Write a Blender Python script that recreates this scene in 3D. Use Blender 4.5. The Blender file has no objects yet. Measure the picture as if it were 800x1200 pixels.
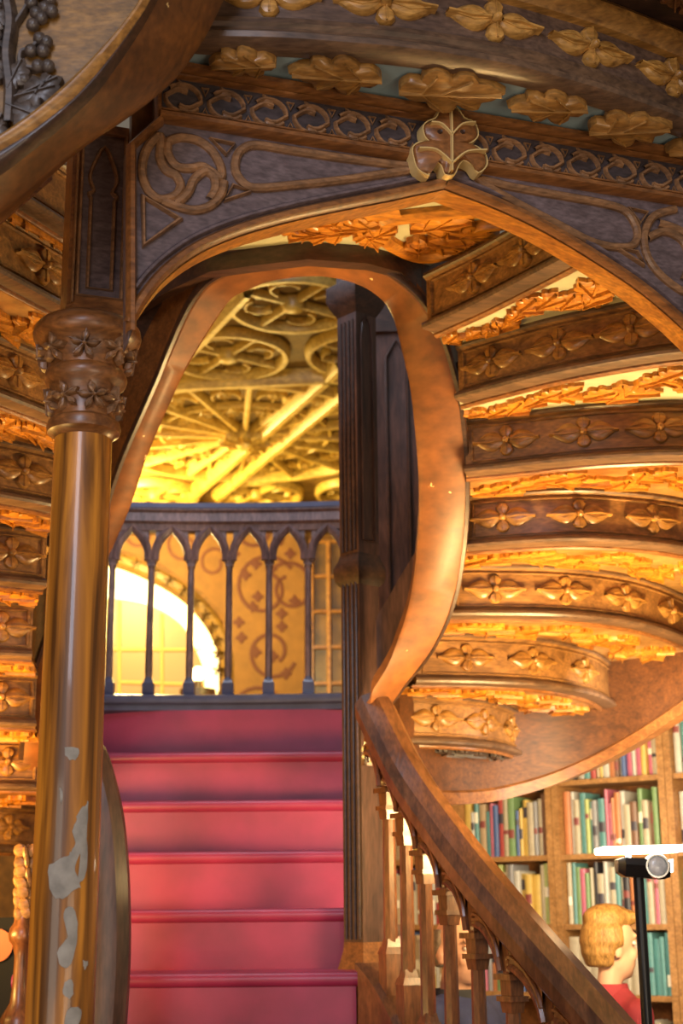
import bpy, math, random
from math import sin, cos, pi, radians, atan2, sqrt, hypot
from mathutils import Vector, Matrix
random.seed(7)
C = bpy.context.scene.collection
# ------------------------------------------------------------------ camera
EYE = Vector((0, 0, 1.6)); F = 1700.0
PITCH = radians(15.4); ROLL = radians(0.5)
RM = (Matrix.Rotation(pi/2 + PITCH, 4, 'X') @ Matrix.Rotation(-ROLL, 4, 'Z')).to_3x3()
cd = bpy.data.cameras.new('camera'); cam = bpy.data.objects.new('camera', cd); C.objects.link(cam)
cam.matrix_world = Matrix.Translation(EYE) @ RM.to_4x4()
cd.sensor_fit = 'VERTICAL'; cd.sensor_height = 36.0; cd.sensor_width = 24.0; cd.lens = 51.0
cd.clip_start = 0.05; cd.clip_end = 100
cd.dof.use_dof = True; cd.dof.focus_distance = 3.7; cd.dof.aperture_fstop = 3.6
bpy.context.scene.camera = cam

def ray(px, py): return (RM @ Vector((px-400.0, -(py-600.0), -F))).normalized()
def PY(px, py, Y):
    d = ray(px, py); return EYE + d*(Y/d.y)
def PZ(px, py, z):
    d = ray(px, py); return EYE + d*((z-1.6)/d.z)
def PPL(px, py, p0, n):
    d = ray(px, py); return EYE + d*((p0-EYE).dot(n)/d.dot(n))
def proj(p):
    q = RM.transposed() @ (Vector(p)-EYE); return (400+F*q.x/-q.z, 600-F*q.y/-q.z)

# ------------------------------------------------------------------ materials
def newmat(name):
    m = bpy.data.materials.new(name); m.use_nodes = True
    nt = m.node_tree; return m, nt, nt.nodes['Principled BSDF']
def wood(name, c1, c2, rough=.38, sc=(3, 14, 14), bump=.12, chips=0.0, chipcol=(.85, .6, .25), coat=.25, metal=0.0):
    m, nt, b = newmat(name); N = nt.nodes; L = nt.links
    tc = N.new('ShaderNodeTexCoord'); mp = N.new('ShaderNodeMapping'); mp.inputs['Scale'].default_value = sc
    L.new(tc.outputs['Object'], mp.inputs['Vector'])
    n1 = N.new('ShaderNodeTexNoise'); n1.inputs['Scale'].default_value = 2.2; n1.inputs['Detail'].default_value = 6; n1.inputs['Distortion'].default_value = .8
    L.new(mp.outputs['Vector'], n1.inputs['Vector'])
    n2 = N.new('ShaderNodeTexNoise'); n2.inputs['Scale'].default_value = 2.5; n2.inputs['Detail'].default_value = 3
    L.new(tc.outputs['Object'], n2.inputs['Vector'])
    mx = N.new('ShaderNodeMath'); mx.operation = 'MULTIPLY_ADD'; mx.inputs[1].default_value = .6; 
    L.new(n1.outputs['Fac'], mx.inputs[0]); 
    m2 = N.new('ShaderNodeMath'); m2.operation = 'MULTIPLY'; m2.inputs[1].default_value = .4
    L.new(n2.outputs['Fac'], m2.inputs[0]); L.new(m2.outputs[0], mx.inputs[2])
    cr = N.new('ShaderNodeValToRGB'); e = cr.color_ramp.elements
    e[0].position = .36; e[0].color = (*c1, 1); e[1].position = .64; e[1].color = (*c2, 1)
    L.new(mx.outputs[0], cr.inputs['Fac'])
    col = cr.outputs['Color']
    if chips > 0:
        n3 = N.new('ShaderNodeTexNoise'); n3.inputs['Scale'].default_value = 26; n3.inputs['Detail'].default_value = 3
        L.new(tc.outputs['Object'], n3.inputs['Vector'])
        r3 = N.new('ShaderNodeValToRGB'); r3.color_ramp.elements[0].position = 1-chips-.008; r3.color_ramp.elements[1].position = 1-chips
        L.new(n3.outputs['Fac'], r3.inputs['Fac'])
        mm = N.new('ShaderNodeMix'); mm.data_type = 'RGBA'; mm.inputs['B'].default_value = (*chipcol, 1)
        L.new(r3.outputs['Color'], mm.inputs['Factor']); L.new(col, mm.inputs['A']); col = mm.outputs['Result']
    nf = N.new('ShaderNodeTexNoise'); nf.inputs['Scale'].default_value = 9; nf.inputs['Detail'].default_value = 4; L.new(mp.outputs['Vector'], nf.inputs['Vector'])
    rf_ = N.new('ShaderNodeMapRange'); rf_.inputs['From Min'].default_value = .3; rf_.inputs['From Max'].default_value = .7; rf_.inputs['To Min'].default_value = .62; rf_.inputs['To Max'].default_value = 1.25
    L.new(nf.outputs['Fac'], rf_.inputs['Value'])
    mg_ = N.new('ShaderNodeVectorMath'); mg_.operation = 'SCALE'; L.new(col, mg_.inputs[0]); L.new(rf_.outputs['Result'], mg_.inputs['Scale']); col = mg_.outputs['Vector']
    rr_ = N.new('ShaderNodeMapRange'); rr_.inputs['To Min'].default_value = rough-.1; rr_.inputs['To Max'].default_value = rough+.18; L.new(n2.outputs['Fac'], rr_.inputs['Value']); L.new(rr_.outputs['Result'], b.inputs['Roughness'])
    L.new(col, b.inputs['Base Color'])
    b.inputs['Metallic'].default_value = metal
    b.inputs['Coat Weight'].default_value = coat; b.inputs['Coat Roughness'].default_value = .2
    bp = N.new('ShaderNodeBump'); bp.inputs['Strength'].default_value = bump; bp.inputs['Distance'].default_value = .01
    L.new(n1.outputs['Fac'], bp.inputs['Height']); L.new(bp.outputs['Normal'], b.inputs['Normal'])
    return m
def flat(name, c, rough=.5, metal=0, emit=None, es=0, noise=.0, coat=0, nsc=12):
    m, nt, b = newmat(name); N = nt.nodes; L = nt.links
    b.inputs['Base Color'].default_value = (*c, 1); b.inputs['Roughness'].default_value = rough; b.inputs['Metallic'].default_value = metal
    b.inputs['Coat Weight'].default_value = coat; b.inputs['Coat Roughness'].default_value = .32 if name.startswith('red_stair') else .1
    if noise > 0:
        tc = N.new('ShaderNodeTexCoord'); n1 = N.new('ShaderNodeTexNoise'); n1.inputs['Scale'].default_value = nsc; n1.inputs['Detail'].default_value = 5
        L.new(tc.outputs['Object'], n1.inputs['Vector'])
        cr = N.new('ShaderNodeValToRGB'); e = cr.color_ramp.elements
        e[0].position = .3; e[0].color = (*[x*(1-noise) for x in c], 1); e[1].position = .7; e[1].color = (*[min(1, x*(1+noise)) for x in c], 1)
        L.new(n1.outputs['Fac'], cr.inputs['Fac']); L.new(cr.outputs['Color'], b.inputs['Base Color'])
        bp = N.new('ShaderNodeBump'); bp.inputs['Strength'].default_value = .15; bp.inputs['Distance'].default_value = .02
        L.new(n1.outputs['Fac'], bp.inputs['Height']); L.new(bp.outputs['Normal'], b.inputs['Normal'])
    if emit:
        b.inputs['Emission Color'].default_value = (*emit, 1); b.inputs['Emission Strength'].default_value = es
    return m
W_BROWN = wood('warm_brown_wood', (.13, .045, .012), (.30, .115, .03))
W_RIB = wood('smooth_brown_wood', (.12, .037, .008), (.235, .078, .015), rough=.52, sc=(1.6, 1.6, 3.0), bump=.05, chips=.25, coat=.08)
W_BAND = wood('band_wood', (.065, .036, .026), (.155, .088, .055), rough=.42)
W_GOLD = wood('gold_flower_wood', (.26, .115, .022), (.60, .31, .075), rough=.34, bump=.1)
W_INK = wood('frieze_ground_wood', (.03, .02, .02), (.065, .045, .045), rough=.5, coat=0)
W_SOFF = wood('dark_soffit_wood', (.075, .026, .006), (.17, .062, .014), rough=.42, sc=(5, 5, 5), chips=.22)
W_PANEL = wood('panel_wood', (.13, .056, .016), (.34, .16, .045), rough=.45, coat=.1)
W_DARK = wood('dark_wood', (.022, .011, .008), (.075, .032, .018), rough=.42)
W_MOULD = wood('moulding_wood', (.065, .036, .022), (.17, .092, .048), rough=.4)
W_GILT = wood('gilded_wood', (.16, .065, .012), (.42, .20, .045), rough=.36, bump=.1)
W_FRET = wood('orange_carved_wood', (.30, .092, .006), (.62, .25, .022), rough=.38)
W_PURPLE = wood('purple_stained_wood', (.085, .055, .056), (.165, .115, .118), rough=.45, coat=.1)
W_ARCHRIDGE = wood('brown_ridge_wood', (.15, .072, .032), (.32, .155, .065), rough=.42)
W_STRING = wood('string_board_wood', (.055, .017, .003), (.13, .042, .008), rough=.5, chips=.2, coat=0)
W_RAIL = wood('handrail_wood', (.07, .028, .014), (.20, .085, .035), rough=.3, sc=(14, 4, 4), coat=.5)
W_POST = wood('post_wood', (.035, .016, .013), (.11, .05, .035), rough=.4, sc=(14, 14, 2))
W_BALUSTER = wood('baluster_wood', (.10, .032, .010), (.26, .095, .03), rough=.32, sc=(14, 14, 3), coat=.4)
W_BALDARK = wood('dark_baluster_wood', (.10, .062, .062), (.25, .155, .145), rough=.35, sc=(14, 14, 3))
W_SHELF = wood('shelf_wood', (.26, .115, .03), (.45, .22, .07), rough=.5)
W_OAK = wood('oak_panel_wood', (.12, .055, .010), (.30, .15, .035), rough=.45, sc=(6, 6, 16))
W_GRAPE = wood('dark_carved_wood', (.03, .02, .017), (.10, .07, .055), rough=.4)
GILT = wood('gilt_ceiling', (.38, .22, .03), (.72, .50, .12), rough=.4, coat=.1)
GILTDK = wood('ceiling_ground', (.10, .05, .008), (.24, .13, .02), rough=.6)
GOLDLINE = flat('gold_leaf_line', (.78, .55, .22), .35, .25)
CREAM = flat('pale_soffit_paint', (.42, .40, .26), .7, noise=.12)
SOFF = wood('soffit_wood', (.22, .075, .008), (.40, .22, .07), rough=.5, sc=(3, 3, 3))
BLUEPALE = flat('pale_blue_soffit_paint', (.34, .44, .45), .7, noise=.15)
RED = flat('red_stair_paint', (.30, .026, .090), .42, noise=.24, coat=.3, nsc=5)
SLATE = flat('blue_black_paint', (.06, .065, .14), .35, noise=.2, coat=.3)
BLACK = flat('black_metal', (.012, .011, .011), .35); MATTE = flat('matt_black', (.012, .012, .012), .9)
CHIP = flat('bare_plaster', (.30, .275, .24), .8, noise=.25, nsc=30)
WHITEPAINT = flat('white_chip', (.8, .78, .74), .6)

# ------------------------------------------------------------------ mesh helper
class MB:
    def __init__(s): s.v = []; s.f = []; s.m = []
    def add(s, vs, fs, mi=0):
        o = len(s.v); s.v += [tuple(v) for v in vs]
        for f in fs: s.f.append([i+o for i in f]); s.m.append(mi)
    def grid(s, rows, closed=False, cap=False, mi=0):
        n = len(rows[0]); vs = [p for r in rows for p in r]; fs = []
        for i in range(len(rows)-1):
            for j in range(n if closed else n-1):
                k = (j+1) % n; fs.append((i*n+j, i*n+k, (i+1)*n+k, (i+1)*n+j))
        if cap: fs.append(tuple(range(n-1, -1, -1))); fs.append(tuple(range((len(rows)-1)*n, len(rows)*n)))
        s.add(vs, fs, mi)
    def box(s, c, sz, rz=0, taper=1.0, mi=0):
        c = Vector(c); x, y, z = [k/2 for k in sz]; R = Matrix.Rotation(rz, 3, 'Z'); vs = []
        for dz, t in ((-z, 1), (z, taper)):
            for dx, dy in ((-x, -y), (x, -y), (x, y), (-x, y)): vs.append(c + R @ Vector((dx*t, dy*t, dz)))
        s.add(vs, [(3, 2, 1, 0), (4, 5, 6, 7), (0, 1, 5, 4), (1, 2, 6, 5), (2, 3, 7, 6), (3, 0, 4, 7)], mi)
    def lathe(s, c, prof, n=24, rot=0, mi=0, sq=0):
        c = Vector(c); rows = []
        for r, z in prof: rows.append([c + Vector((r*cos(rot+2*pi*k/n), r*sin(rot+2*pi*k/n), z)) for k in range(n)])
        s.grid(rows, True, True, mi)
    def tube(s, pts, r, n=8, mi=0, r2=None):
        pts = [Vector(p) for p in pts]; rows = []; up0 = None
        for i, p in enumerate(pts):
            t = (pts[min(i+1, len(pts)-1)] - pts[max(i-1, 0)]).normalized()
            if up0 is None: up0 = Vector((0, 0, 1)) if abs(t.z) < .9 else Vector((0, 1, 0))
            a = t.cross(up0).normalized(); b = a.cross(t).normalized(); up0 = b
            rr = r if r2 is None else r+(r2-r)*i/(len(pts)-1)
            rows.append([p + a*rr*cos(2*pi*k/n+pi/n) + b*rr*sin(2*pi*k/n+pi/n) for k in range(n)])
        s.grid(rows, True, True, mi)
    def sweep(s, pts, prof, closed=True, mi=0, latfix=None):
        """profile (lat, up): lat is horizontal, to the right of travel; up is world z"""
        pts = [Vector(p) for p in pts]; rows = []
        for i, p in enumerate(pts):
            t = pts[min(i+1, len(pts)-1)] - pts[max(i-1, 0)]; t.z = 0
            t = t.normalized(); lat = Vector((t.y, -t.x, 0))
            pr = prof(i/(len(pts)-1)) if callable(prof) else prof
            rows.append([p + lat*a + Vector((0, 0, b)) for a, b in pr])
        s.grid(rows, closed, closed, mi)
    def ridge(s, mp, pts, w, h, closed=False, base=-.003, mi=0):
        n = len(pts); rows = []
        for i in range(n):
            a = pts[(i-1) % n] if (closed or i > 0) else pts[i]; b = pts[(i+1) % n] if (closed or i < n-1) else pts[i]
            tx, ty = b[0]-a[0], b[1]-a[1]; l = hypot(tx, ty) or 1; nx, ny = -ty/l, tx/l
            u, v = pts[i][:2]; ww = w(i/(n-1)) if callable(w) else w
            rows.append([mp(u+nx*ww*k, v+ny*ww*k, d) for k, d in ((-.5, base), (-.45, h*.55), (-.2, h), (.2, h), (.45, h*.55), (.5, base))])
        if closed: rows.append(rows[0])
        s.grid(rows, False, False, mi)
    def plate(s, mp, pts, d0, d1, mi=0):
        n = len(pts); vs = [mp(u, v, d0) for u, v in pts] + [mp(u, v, d1) for u, v in pts]
        fs = [tuple(range(n-1, -1, -1)), tuple(range(n, 2*n))] + [(i, (i+1) % n, n+(i+1) % n, n+i) for i in range(n)]
        s.add(vs, fs, mi)
    def dome(s, mp, pts, c, h, base=-.003, rings=((1, 0), (.97, .45), (.78, .85), (.4, 1.0)), mi=0):
        n = len(pts); vs = []; fs = []
        for k, (q, hh) in enumerate(rings):
            for u, v in pts: vs.append(mp(c[0]+(u-c[0])*q, c[1]+(v-c[1])*q, base if hh == 0 else h*hh))
        vs.append(mp(c[0], c[1], h*.96))
        for k in range(len(rings)-1):
            for i in range(n): j = (i+1) % n; fs.append((k*n+i, k*n+j, (k+1)*n+j, (k+1)*n+i))
        k = len(rings)-1
        for i in range(n): fs.append((k*n+i, k*n+(i+1) % n, len(vs)-1))
        s.add(vs, fs, mi)
    def ellip(s, c, r, nu=12, nv=8, R=None, mi=0):
        c = Vector(c); rows = []
        for j in range(nv+1):
            th = -pi/2+pi*j/nv
            row = []
            for i in range(nu):
                p = Vector((r[0]*cos(th)*cos(2*pi*i/nu), r[1]*cos(th)*sin(2*pi*i/nu), r[2]*sin(th)))
                row.append(c + (R @ p if R else p))
            rows.append(row)
        s.grid(rows, True, False, mi)

def off(o):
    v = Vector((0, 0, 0))
    while o is not None: v += o.location; o = o.parent
    return v
def part(name, mb, mat, parent=None, loc=None, smooth=35, label=None, kind=None):
    base = off(parent) if parent is not None else Vector((0, 0, 0))
    l = Vector(loc) if loc is not None else Vector((0, 0, 0))
    me = bpy.data.meshes.new(name); o3 = base + l
    me.from_pydata([(v[0]-o3.x, v[1]-o3.y, v[2]-o3.z) for v in mb.v], [], mb.f); me.update()
    for m in (mat if isinstance(mat, (list, tuple)) else [mat]): me.materials.append(m)
    if any(mb.m): me.polygons.foreach_set('material_index', mb.m)
    if smooth:
        me.polygons.foreach_set('use_smooth', [True]*len(me.polygons)); me.set_sharp_from_angle(angle=radians(smooth))
    import bmesh
    bm = bmesh.new(); bm.from_mesh(me); bmesh.ops.recalc_face_normals(bm, faces=bm.faces); bm.to_mesh(me); bm.free()
    o = bpy.data.objects.new(name, me); C.objects.link(o); o.location = l
    if parent is not None: o.parent = parent
    if label: o['label'] = label
    if kind: o['kind'] = kind
    return o
def thing(name, loc, label, cat, group=None):
    o = bpy.data.objects.new(name, None); C.objects.link(o); o.location = loc; o.empty_display_size = .1
    o['label'] = label; o['category'] = cat
    if group: o['group'] = group
    return o
def tag(o, label, cat, group=None):
    o['label'] = label; o['category'] = cat
    if group: o['group'] = group
    return o
def struct(name, mb, mat, smooth=30):
    o = part(name, mb, mat, None, smooth=smooth); o['kind'] = 'structure'; return o
def cat(pts, n=8, closed=False):
    pts = [Vector(p) for p in pts]; out = []; m = len(pts)
    for i in range(m if closed else m-1):
        if closed: p0, p1, p2, p3 = pts[(i-1) % m], pts[i], pts[(i+1) % m], pts[(i+2) % m]
        else: p0, p1, p2, p3 = pts[max(i-1, 0)], pts[i], pts[i+1], pts[min(i+2, m-1)]
        for k in range(n):
            t = k/n; out.append(.5*((2*p1)+(p2-p0)*t+(2*p0-5*p1+4*p2-p3)*t*t+(3*p1-p0-3*p2+p3)*t**3))
    if not closed: out.append(pts[-1])
    return out
def cat2(pts, n=6, closed=False): return [(p.x, p.y) for p in cat([(a, b, 0) for a, b in pts], n, closed)]
def resample(pts, n):
    d = [0]
    for i in range(1, len(pts)): d.append(d[-1]+(pts[i]-pts[i-1]).length)
    out = []; j = 0
    for k in range(n):
        t = d[-1]*k/(n-1)
        while j < len(pts)-2 and d[j+1] < t: j += 1
        q = (t-d[j])/((d[j+1]-d[j]) or 1); out.append(pts[j].lerp(pts[j+1], min(max(q, 0), 1)))
    return out
class Curve:
    """a plan curve at one height; map(u, v, d): along, up, toward the viewer's side"""
    def __init__(s, pts, flip=False):
        s.p = resample(pts, 80); s.L = sum((s.p[i+1]-s.p[i]).length for i in range(79)); s.flip = flip
        s.t = []
        for i in range(80):
            t = s.p[min(i+1, 79)]-s.p[max(i-1, 0)]; t.z = 0; s.t.append(t.normalized())
    def at(s, u):
        x = min(max(u/s.L, -.02), 1.02)*79; i = min(max(int(math.floor(x)), 0), 78); q = x-i
        p = s.p[i].lerp(s.p[i+1], q) if 0 <= q <= 1 else s.p[i]+(s.p[i+1]-s.p[i])*q
        t = s.t[i].lerp(s.t[i+1], min(max(q, 0), 1)).normalized(); return p, t
    def map(s, u0=0, v0=0):
        def f(u, v, d):
            p, t = s.at(u0+u); n = Vector((t.y, -t.x, 0)); 
            return p + n*(-d if s.flip else d) + Vector((0, 0, v0+v))
        return f
    def u_at_px(s, px, py):
        best = min(range(80), key=lambda i: hypot(proj(s.p[i])[0]-px, proj(s.p[i])[1]-py)); return best/79*s.L

# ------------------------------------------------------------------ ornaments
def lens(l, w, n=9, sharp=1.25):
    up = [(l*k/n, w*(sin(pi*(k/n)**.8))**sharp) for k in range(1, n)]
    return [(0, 0)] + up + [(l, 0)] + [(a, -b) for a, b in reversed(up)]
def rot2(pts, a, c=(0, 0)): return [(c[0]+x*cos(a)-y*sin(a), c[1]+x*sin(a)+y*cos(a)) for x, y in pts]
def flower(mb, mp, u, v, L=.112, S=.052, h=.016):
    for sg in (0, pi):
        ol = rot2(lens(L, .034), sg, (u, v)); mb.dome(mp, ol, (u+cos(sg)*L*.42, v), h)
        a = rot2([(L*.12, 0), (L*.5, .004), (L*.98, 0)], sg, (u, v)); mb.ridge(mp, a, .012, h*1.35)
        for q in (.5, -.5):
            a = rot2([(L*.12, .004*q), (L*.45, .022*q*1.3), (L*.85, .006*q)], sg, (u, v)); mb.ridge(mp, a, .006, h*1.1)
    for sg in (pi/2, -pi/2):
        ol = rot2([(0, 0), (S*.35, .019), (S*.7, .024), (S*.95, .013), (S*1.02, 0), (S*.95, -.013), (S*.7, -.024), (S*.35, -.019)], sg, (u, v))
        mb.dome(mp, ol, (u, v+sin(sg)*S*.6), h*.95)
        mb.ridge(mp, rot2([(0, 0), (S*.9, 0)], sg, (u, v)), .006, h*1.15)
    mb.dome(mp, [(u+.0135*cos(2*pi*k/10), v+.0135*sin(2*pi*k/10)) for k in range(10)], (u, v), h*1.9)
LEAF = [(0, 0), (.02, .10), (.12, .22), (.22, .20), (.25, .32), (.38, .44), (.48, .36), (.52, .26), (.60, .36), (.72, .34), (.76, .20), (.86, .16), (1, 0)]
def leaf_outline(l, w=1.0, a=0, c=(0, 0)):
    up = [(x*l, y*l*w) for x, y in cat2(LEAF, 2)]; pts = up + [(x, -y) for x, y in reversed(up[1:-1])]
    return rot2(pts, a, c)
def leaf(mb, mp, c, l, a, h, w=1.0, base=-.003, vein=True):
    ol = leaf_outline(l, w, a, c); ctr = (c[0]+cos(a)*l*.48, c[1]+sin(a)*l*.48); mb.dome(mp, ol, ctr, h, base, rings=((1, 0), (.97, .75), (.7, .95), (.35, 1.0)))
    if vein:
        mb.ridge(mp, rot2([(0, 0), (l*.5, 0), (l*.95, 0)], a, c), l*.045, h*1.22)
        for x, y in ((.38, .40), (.70, .30)):
            for sg in (1, -1): mb.ridge(mp, rot2([(x*l*.55, 0), (x*l, sg*y*l*w*.85)], a, c), l*.03, h*1.15)
def scroll(mb, mp, u, v, R, w, h, a0=0, turns=1.3, sg=1, n=22):
    pts = [(u+R*(1-.78*k/n)*cos(a0+sg*turns*2*pi*k/n), v+R*(1-.78*k/n)*sin(a0+sg*turns*2*pi*k/n)) for k in range(n+1)]
    mb.ridge(mp, pts, lambda t: w*(1-.45*t), h); return pts
def fret(mb, mp, L, w, h=.014, seed=0):
    """an acanthus scroll along a strip of length L and width w (w may be callable)"""
    rnd = random.Random(seed); n = max(8, int(L/.05)); stem = []
    W = w if callable(w) else (lambda u: w)
    for k in range(n+1):
        u = L*k/n; stem.append((u, W(u)*(.5+.26*sin(u*2*pi/.34+seed))))
    mb.ridge(mp, stem, .026, h)
    k = 0; u = .02
    while u < L-.06:
        wd = W(u); sl = cos(u*2*pi/.34+seed); v = wd*(.5+.26*sin(u*2*pi/.34+seed))
        for sg in (1, -1):
            ll = min(.11, wd*.6)*rnd.uniform(.8, 1.15)
            a = sl*.6+sg*rnd.uniform(.55, 1.0)
            vv = v+sin(a)*ll
            if vv > wd*.96: a = .25
            if vv < wd*.04: a = -.25
            leaf(mb, mp, (u, v), ll, a, h*rnd.uniform(.8, 1.1), .95, vein=False)
            mb.ridge(mp, rot2([(0, 0), (ll*.9, 0)], a, (u, v)), ll*.09, h*1.35)
        u += .062
# ------------------------------------------------------------------ curved staircase flights
# upper band: profile (v, d), d toward the viewer
PROF = [(.095, -.02), (.095, .012), (.083, .016), (.078, .010), (.072, .0), (-.062, .0), (-.066, .008), (-.071, .012), (-.076, .024), (-.086, .028), (-.094, .024), (-.0975, .012), (-.0975, -.03)]
def riser(parent, pts_px, z, flowers_px, mats, ends=True, frames=False, extra_flower_u=()):
    cv = Curve(cat([PZ(x, y, z) for x, y in pts_px], 8)); mp = cv.map()
    n = 48; us = [cv.L*k/n for k in range(n+1)]
    mb = MB(); mb.grid([[mp(u, v, d) for v, d in PROF[3:7]] for u in us])
    mb.grid([[mp(u, v, d) for v, d in ((.095, -.02), (-.095, -.02))] for u in us])
    r = part('riser', mb, mats[0], parent)
    mm = MB(); mm.grid([[mp(u, v, d) for v, d in PROF[:4]] for u in us]); mm.grid([[mp(u, v, d) for v, d in PROF[6:]] for u in us])
    part('moulding', mm, mats[1], r)
    # recessed panel frame ridges
    mr = MB(); a, b = cv.L*.012+.012, cv.L-.015
    mr.ridge(mp, [(a+(b-a)*k/30, .062) for k in range(31)], .008, .007); mr.ridge(mp, [(a+(b-a)*k/30, -.056) for k in range(31)], .008, .007)
    mr.ridge(mp, [(a, .062), (a, -.056)], .01, .008)
    if frames: mr.ridge(mp, [(b, .062), (b, -.056)], .014, .010)
    part('panel_frame', mr, mats[0], r)
    for px, py in flowers_px:
        mf = MB(); flower(mf, mp, cv.u_at_px(px, py), .004); part('carved_flower', mf, mats[2], r)
    for u in extra_flower_u:
        mf = MB(); flower(mf, mp, u, .006); part('carved_flower', mf, mats[2], r)
    return cv
def soffit(parent, ca, cb, z, seed, mats, fretwork=True, drop=.0):
    n = 40; A = [Vector((p.x, p.y, z)) for p in resample(ca.p, n+1)]; B = [Vector((p.x, p.y, z)) for p in resample(cb.p, n+1)]
    mb = MB(); mb.grid([[a, b] for a, b in zip(A, B)]); mb.grid([[a+Vector((0, 0, .02)), b+Vector((0, 0, .02))] for a, b in zip(A, B)])
    s = part('soffit', mb, mats[0], parent)
    L = sum((A[i+1]-A[i]).length for i in range(n)); 
    def mp(u, v, d):
        x = min(max(u/L, 0), 1)*n; i = min(int(x), n-1); q = x-i; a = A[i].lerp(A[i+1], q); b = B[i].lerp(B[i+1], q)
        l = (b-a).length or 1; return a.lerp(b, v/l) - Vector((0, 0, d))
    def W(u):
        x = min(max(u/L, 0), 1)*n; i = min(int(x), n); return (B[i]-A[i]).length
    mo = MB()
    mo.ridge(mp, [(L*k/n, .045) for k in range(n+1)], .026, .012)
    part('edge_moulding', mo, W_BROWN, s)
    if fretwork:
        def W2(u): return max(W(u)-.065, .03)
        mf = MB(); fret(mf, lambda u, v, d: mp(u, v+.06, d), L, W2, .02, seed); part('fretwork', mf, mats[1], s)
    return s

RP = PZ(620, 600, 2.88); RP.z = 0
rf = thing('curved_staircase', (RP.x, RP.y, 0), 'curved wooden staircase flight with rows of carved flower risers beside the handrail post', 'staircase')
RIS = [
 (3.45, [(500, 354), (515, 347), (557, 327), (617, 295), (670, 266), (720, 238), (790, 205)], [(557, 327), (617, 296), (665, 268)]),
 (3.26, [(537, 437), (578, 425), (655, 405), (742, 388), (800, 380), (880, 372)], [(578, 425), (655, 405), (742, 388), (830, 377)]),
 (3.07, [(545, 523), (592, 518), (683, 508), (775, 503), (830, 504), (900, 508)], [(592, 518), (683, 508), (775, 503), (866, 506)]),
 (2.88, [(546, 612), (590, 608), (678, 604), (765, 610), (830, 622), (890, 640)], [(590, 608), (678, 604), (765, 610), (845, 626)]),
 (2.69, [(525, 692), (578, 692), (662, 694), (735, 703), (785, 718), (825, 738)], [(578, 692), (662, 694), (732, 703), (785, 718)]),
 (2.50, [(486, 771), (548, 772), (627, 776), (682, 786), (706, 796), (715, 806), (712, 816)], [(548, 772), (625, 776), (684, 787)]),
 (2.31, [(456, 842), (512, 843), (570, 848), (597, 855), (607, 862), (606, 869)], [(512, 843), (567, 848), (598, 856)])]
MATS = (W_PANEL, W_MOULD, W_GILT)
curves = []
for z, pts, fl in RIS: curves.append((z, riser(rf, pts, z, fl, MATS)))
for k in range(6): soffit(rf, curves[k][1], curves[k+1][1], curves[k][0]-.096, 11+k, (CREAM if k < 2 else SOFF, W_FRET))
# soffit below the lowest riser
z7 = 2.31-.097; e0 = curves[6][1]; back = [Vector((p.x+.02, p.y+.34, z7)) for p in e0.p]
soffit(rf, e0, Curve(back), z7, 31, (W_STRING, W_GRAPE))
# tread slabs over the soffits (top of the steps, hidden from below)
# outer string board
sp = [(470, 934, 5.45), (515, 938, 5.75), (560, 937, 5.92), (600, 930, 6.02), (650, 915, 6.06), (700, 893, 6.02), (750, 865, 5.92), (800, 832, 5.78), (860, 788, 5.55), (920, 738, 5.25)]
path = cat([PY(*p) for p in sp], 6)
mb = MB(); mb.sweep(path, lambda t: [(-.045, 0), (.0, 0), (.0, .62), (-.045, .62)])
part('outer_string', mb, W_STRING, rf)
mb = MB(); mb.sweep(path, [(-.055, -.015), (.012, -.015), (.012, .03), (.0, .04), (-.05, .04)]); part('string_edge', mb, W_BROWN, rf)

# left flight
LP = PZ(-20, 650, 2.7); lf = thing('curved_staircase', (LP.x, LP.y, 0), 'curved wooden staircase flight half hidden behind the round column', 'staircase')
LIS = [
 (3.46, [(-110, 105), (-40, 150), (10, 188), (50, 215), (95, 245)], [(10, 188)]),
 (3.27, [(-120, 228), (-60, 253), (-10, 280), (25, 300), (60, 320), (85, 334)], [(-40, 263), (50, 296+18)]),
 (3.08, [(-140, 395), (-80, 405), (-20, 424), (17, 438), (60, 456), (90, 470)], [(-64, 411), (17, 438)]),
 (2.89, [(-140, 530), (-80, 535), (-20, 546), (28, 555), (60, 562), (90, 570)], [(-64, 538), (28, 555)]),
 (2.70, [(-140, 640), (-80, 642), (-20, 647), (15, 650), (54, 655)], [(-70, 643), (14, 650)]),
 (2.51, [(-140, 733), (-80, 733), (0, 736), (38, 738)], [(-75, 733), (2, 736)]),
 (2.32, [(-140, 816), (-80, 816), (0, 818), (42, 820)], [(-75, 816), (2, 818)]),
 (2.13, [(-140, 893), (-80, 893), (0, 894), (46, 895)], [(-70, 893), (10, 894)]),
 (1.94, [(-140, 968), (-80, 968), (0, 970), (46, 973)], [(-70, 968), (10, 970)])]
lc = []
for i, (z, pts, fl) in enumerate(LIS): lc.append((z, riser(lf, pts, z, fl, MATS, frames=i > 3)))
for k in range(len(LIS)-1): soffit(lf, lc[k][1], lc[k+1][1], lc[k][0]-.096, 51+k, (SOFF, W_FRET))
e0 = lc[-1][1]; back = [Vector((p.x, p.y+.3, 1.94-.097)) for p in e0.p]; soffit(lf, e0, Curve(back), 1.94-.097, 77, (W_STRING, W_GRAPE), False)

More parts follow.
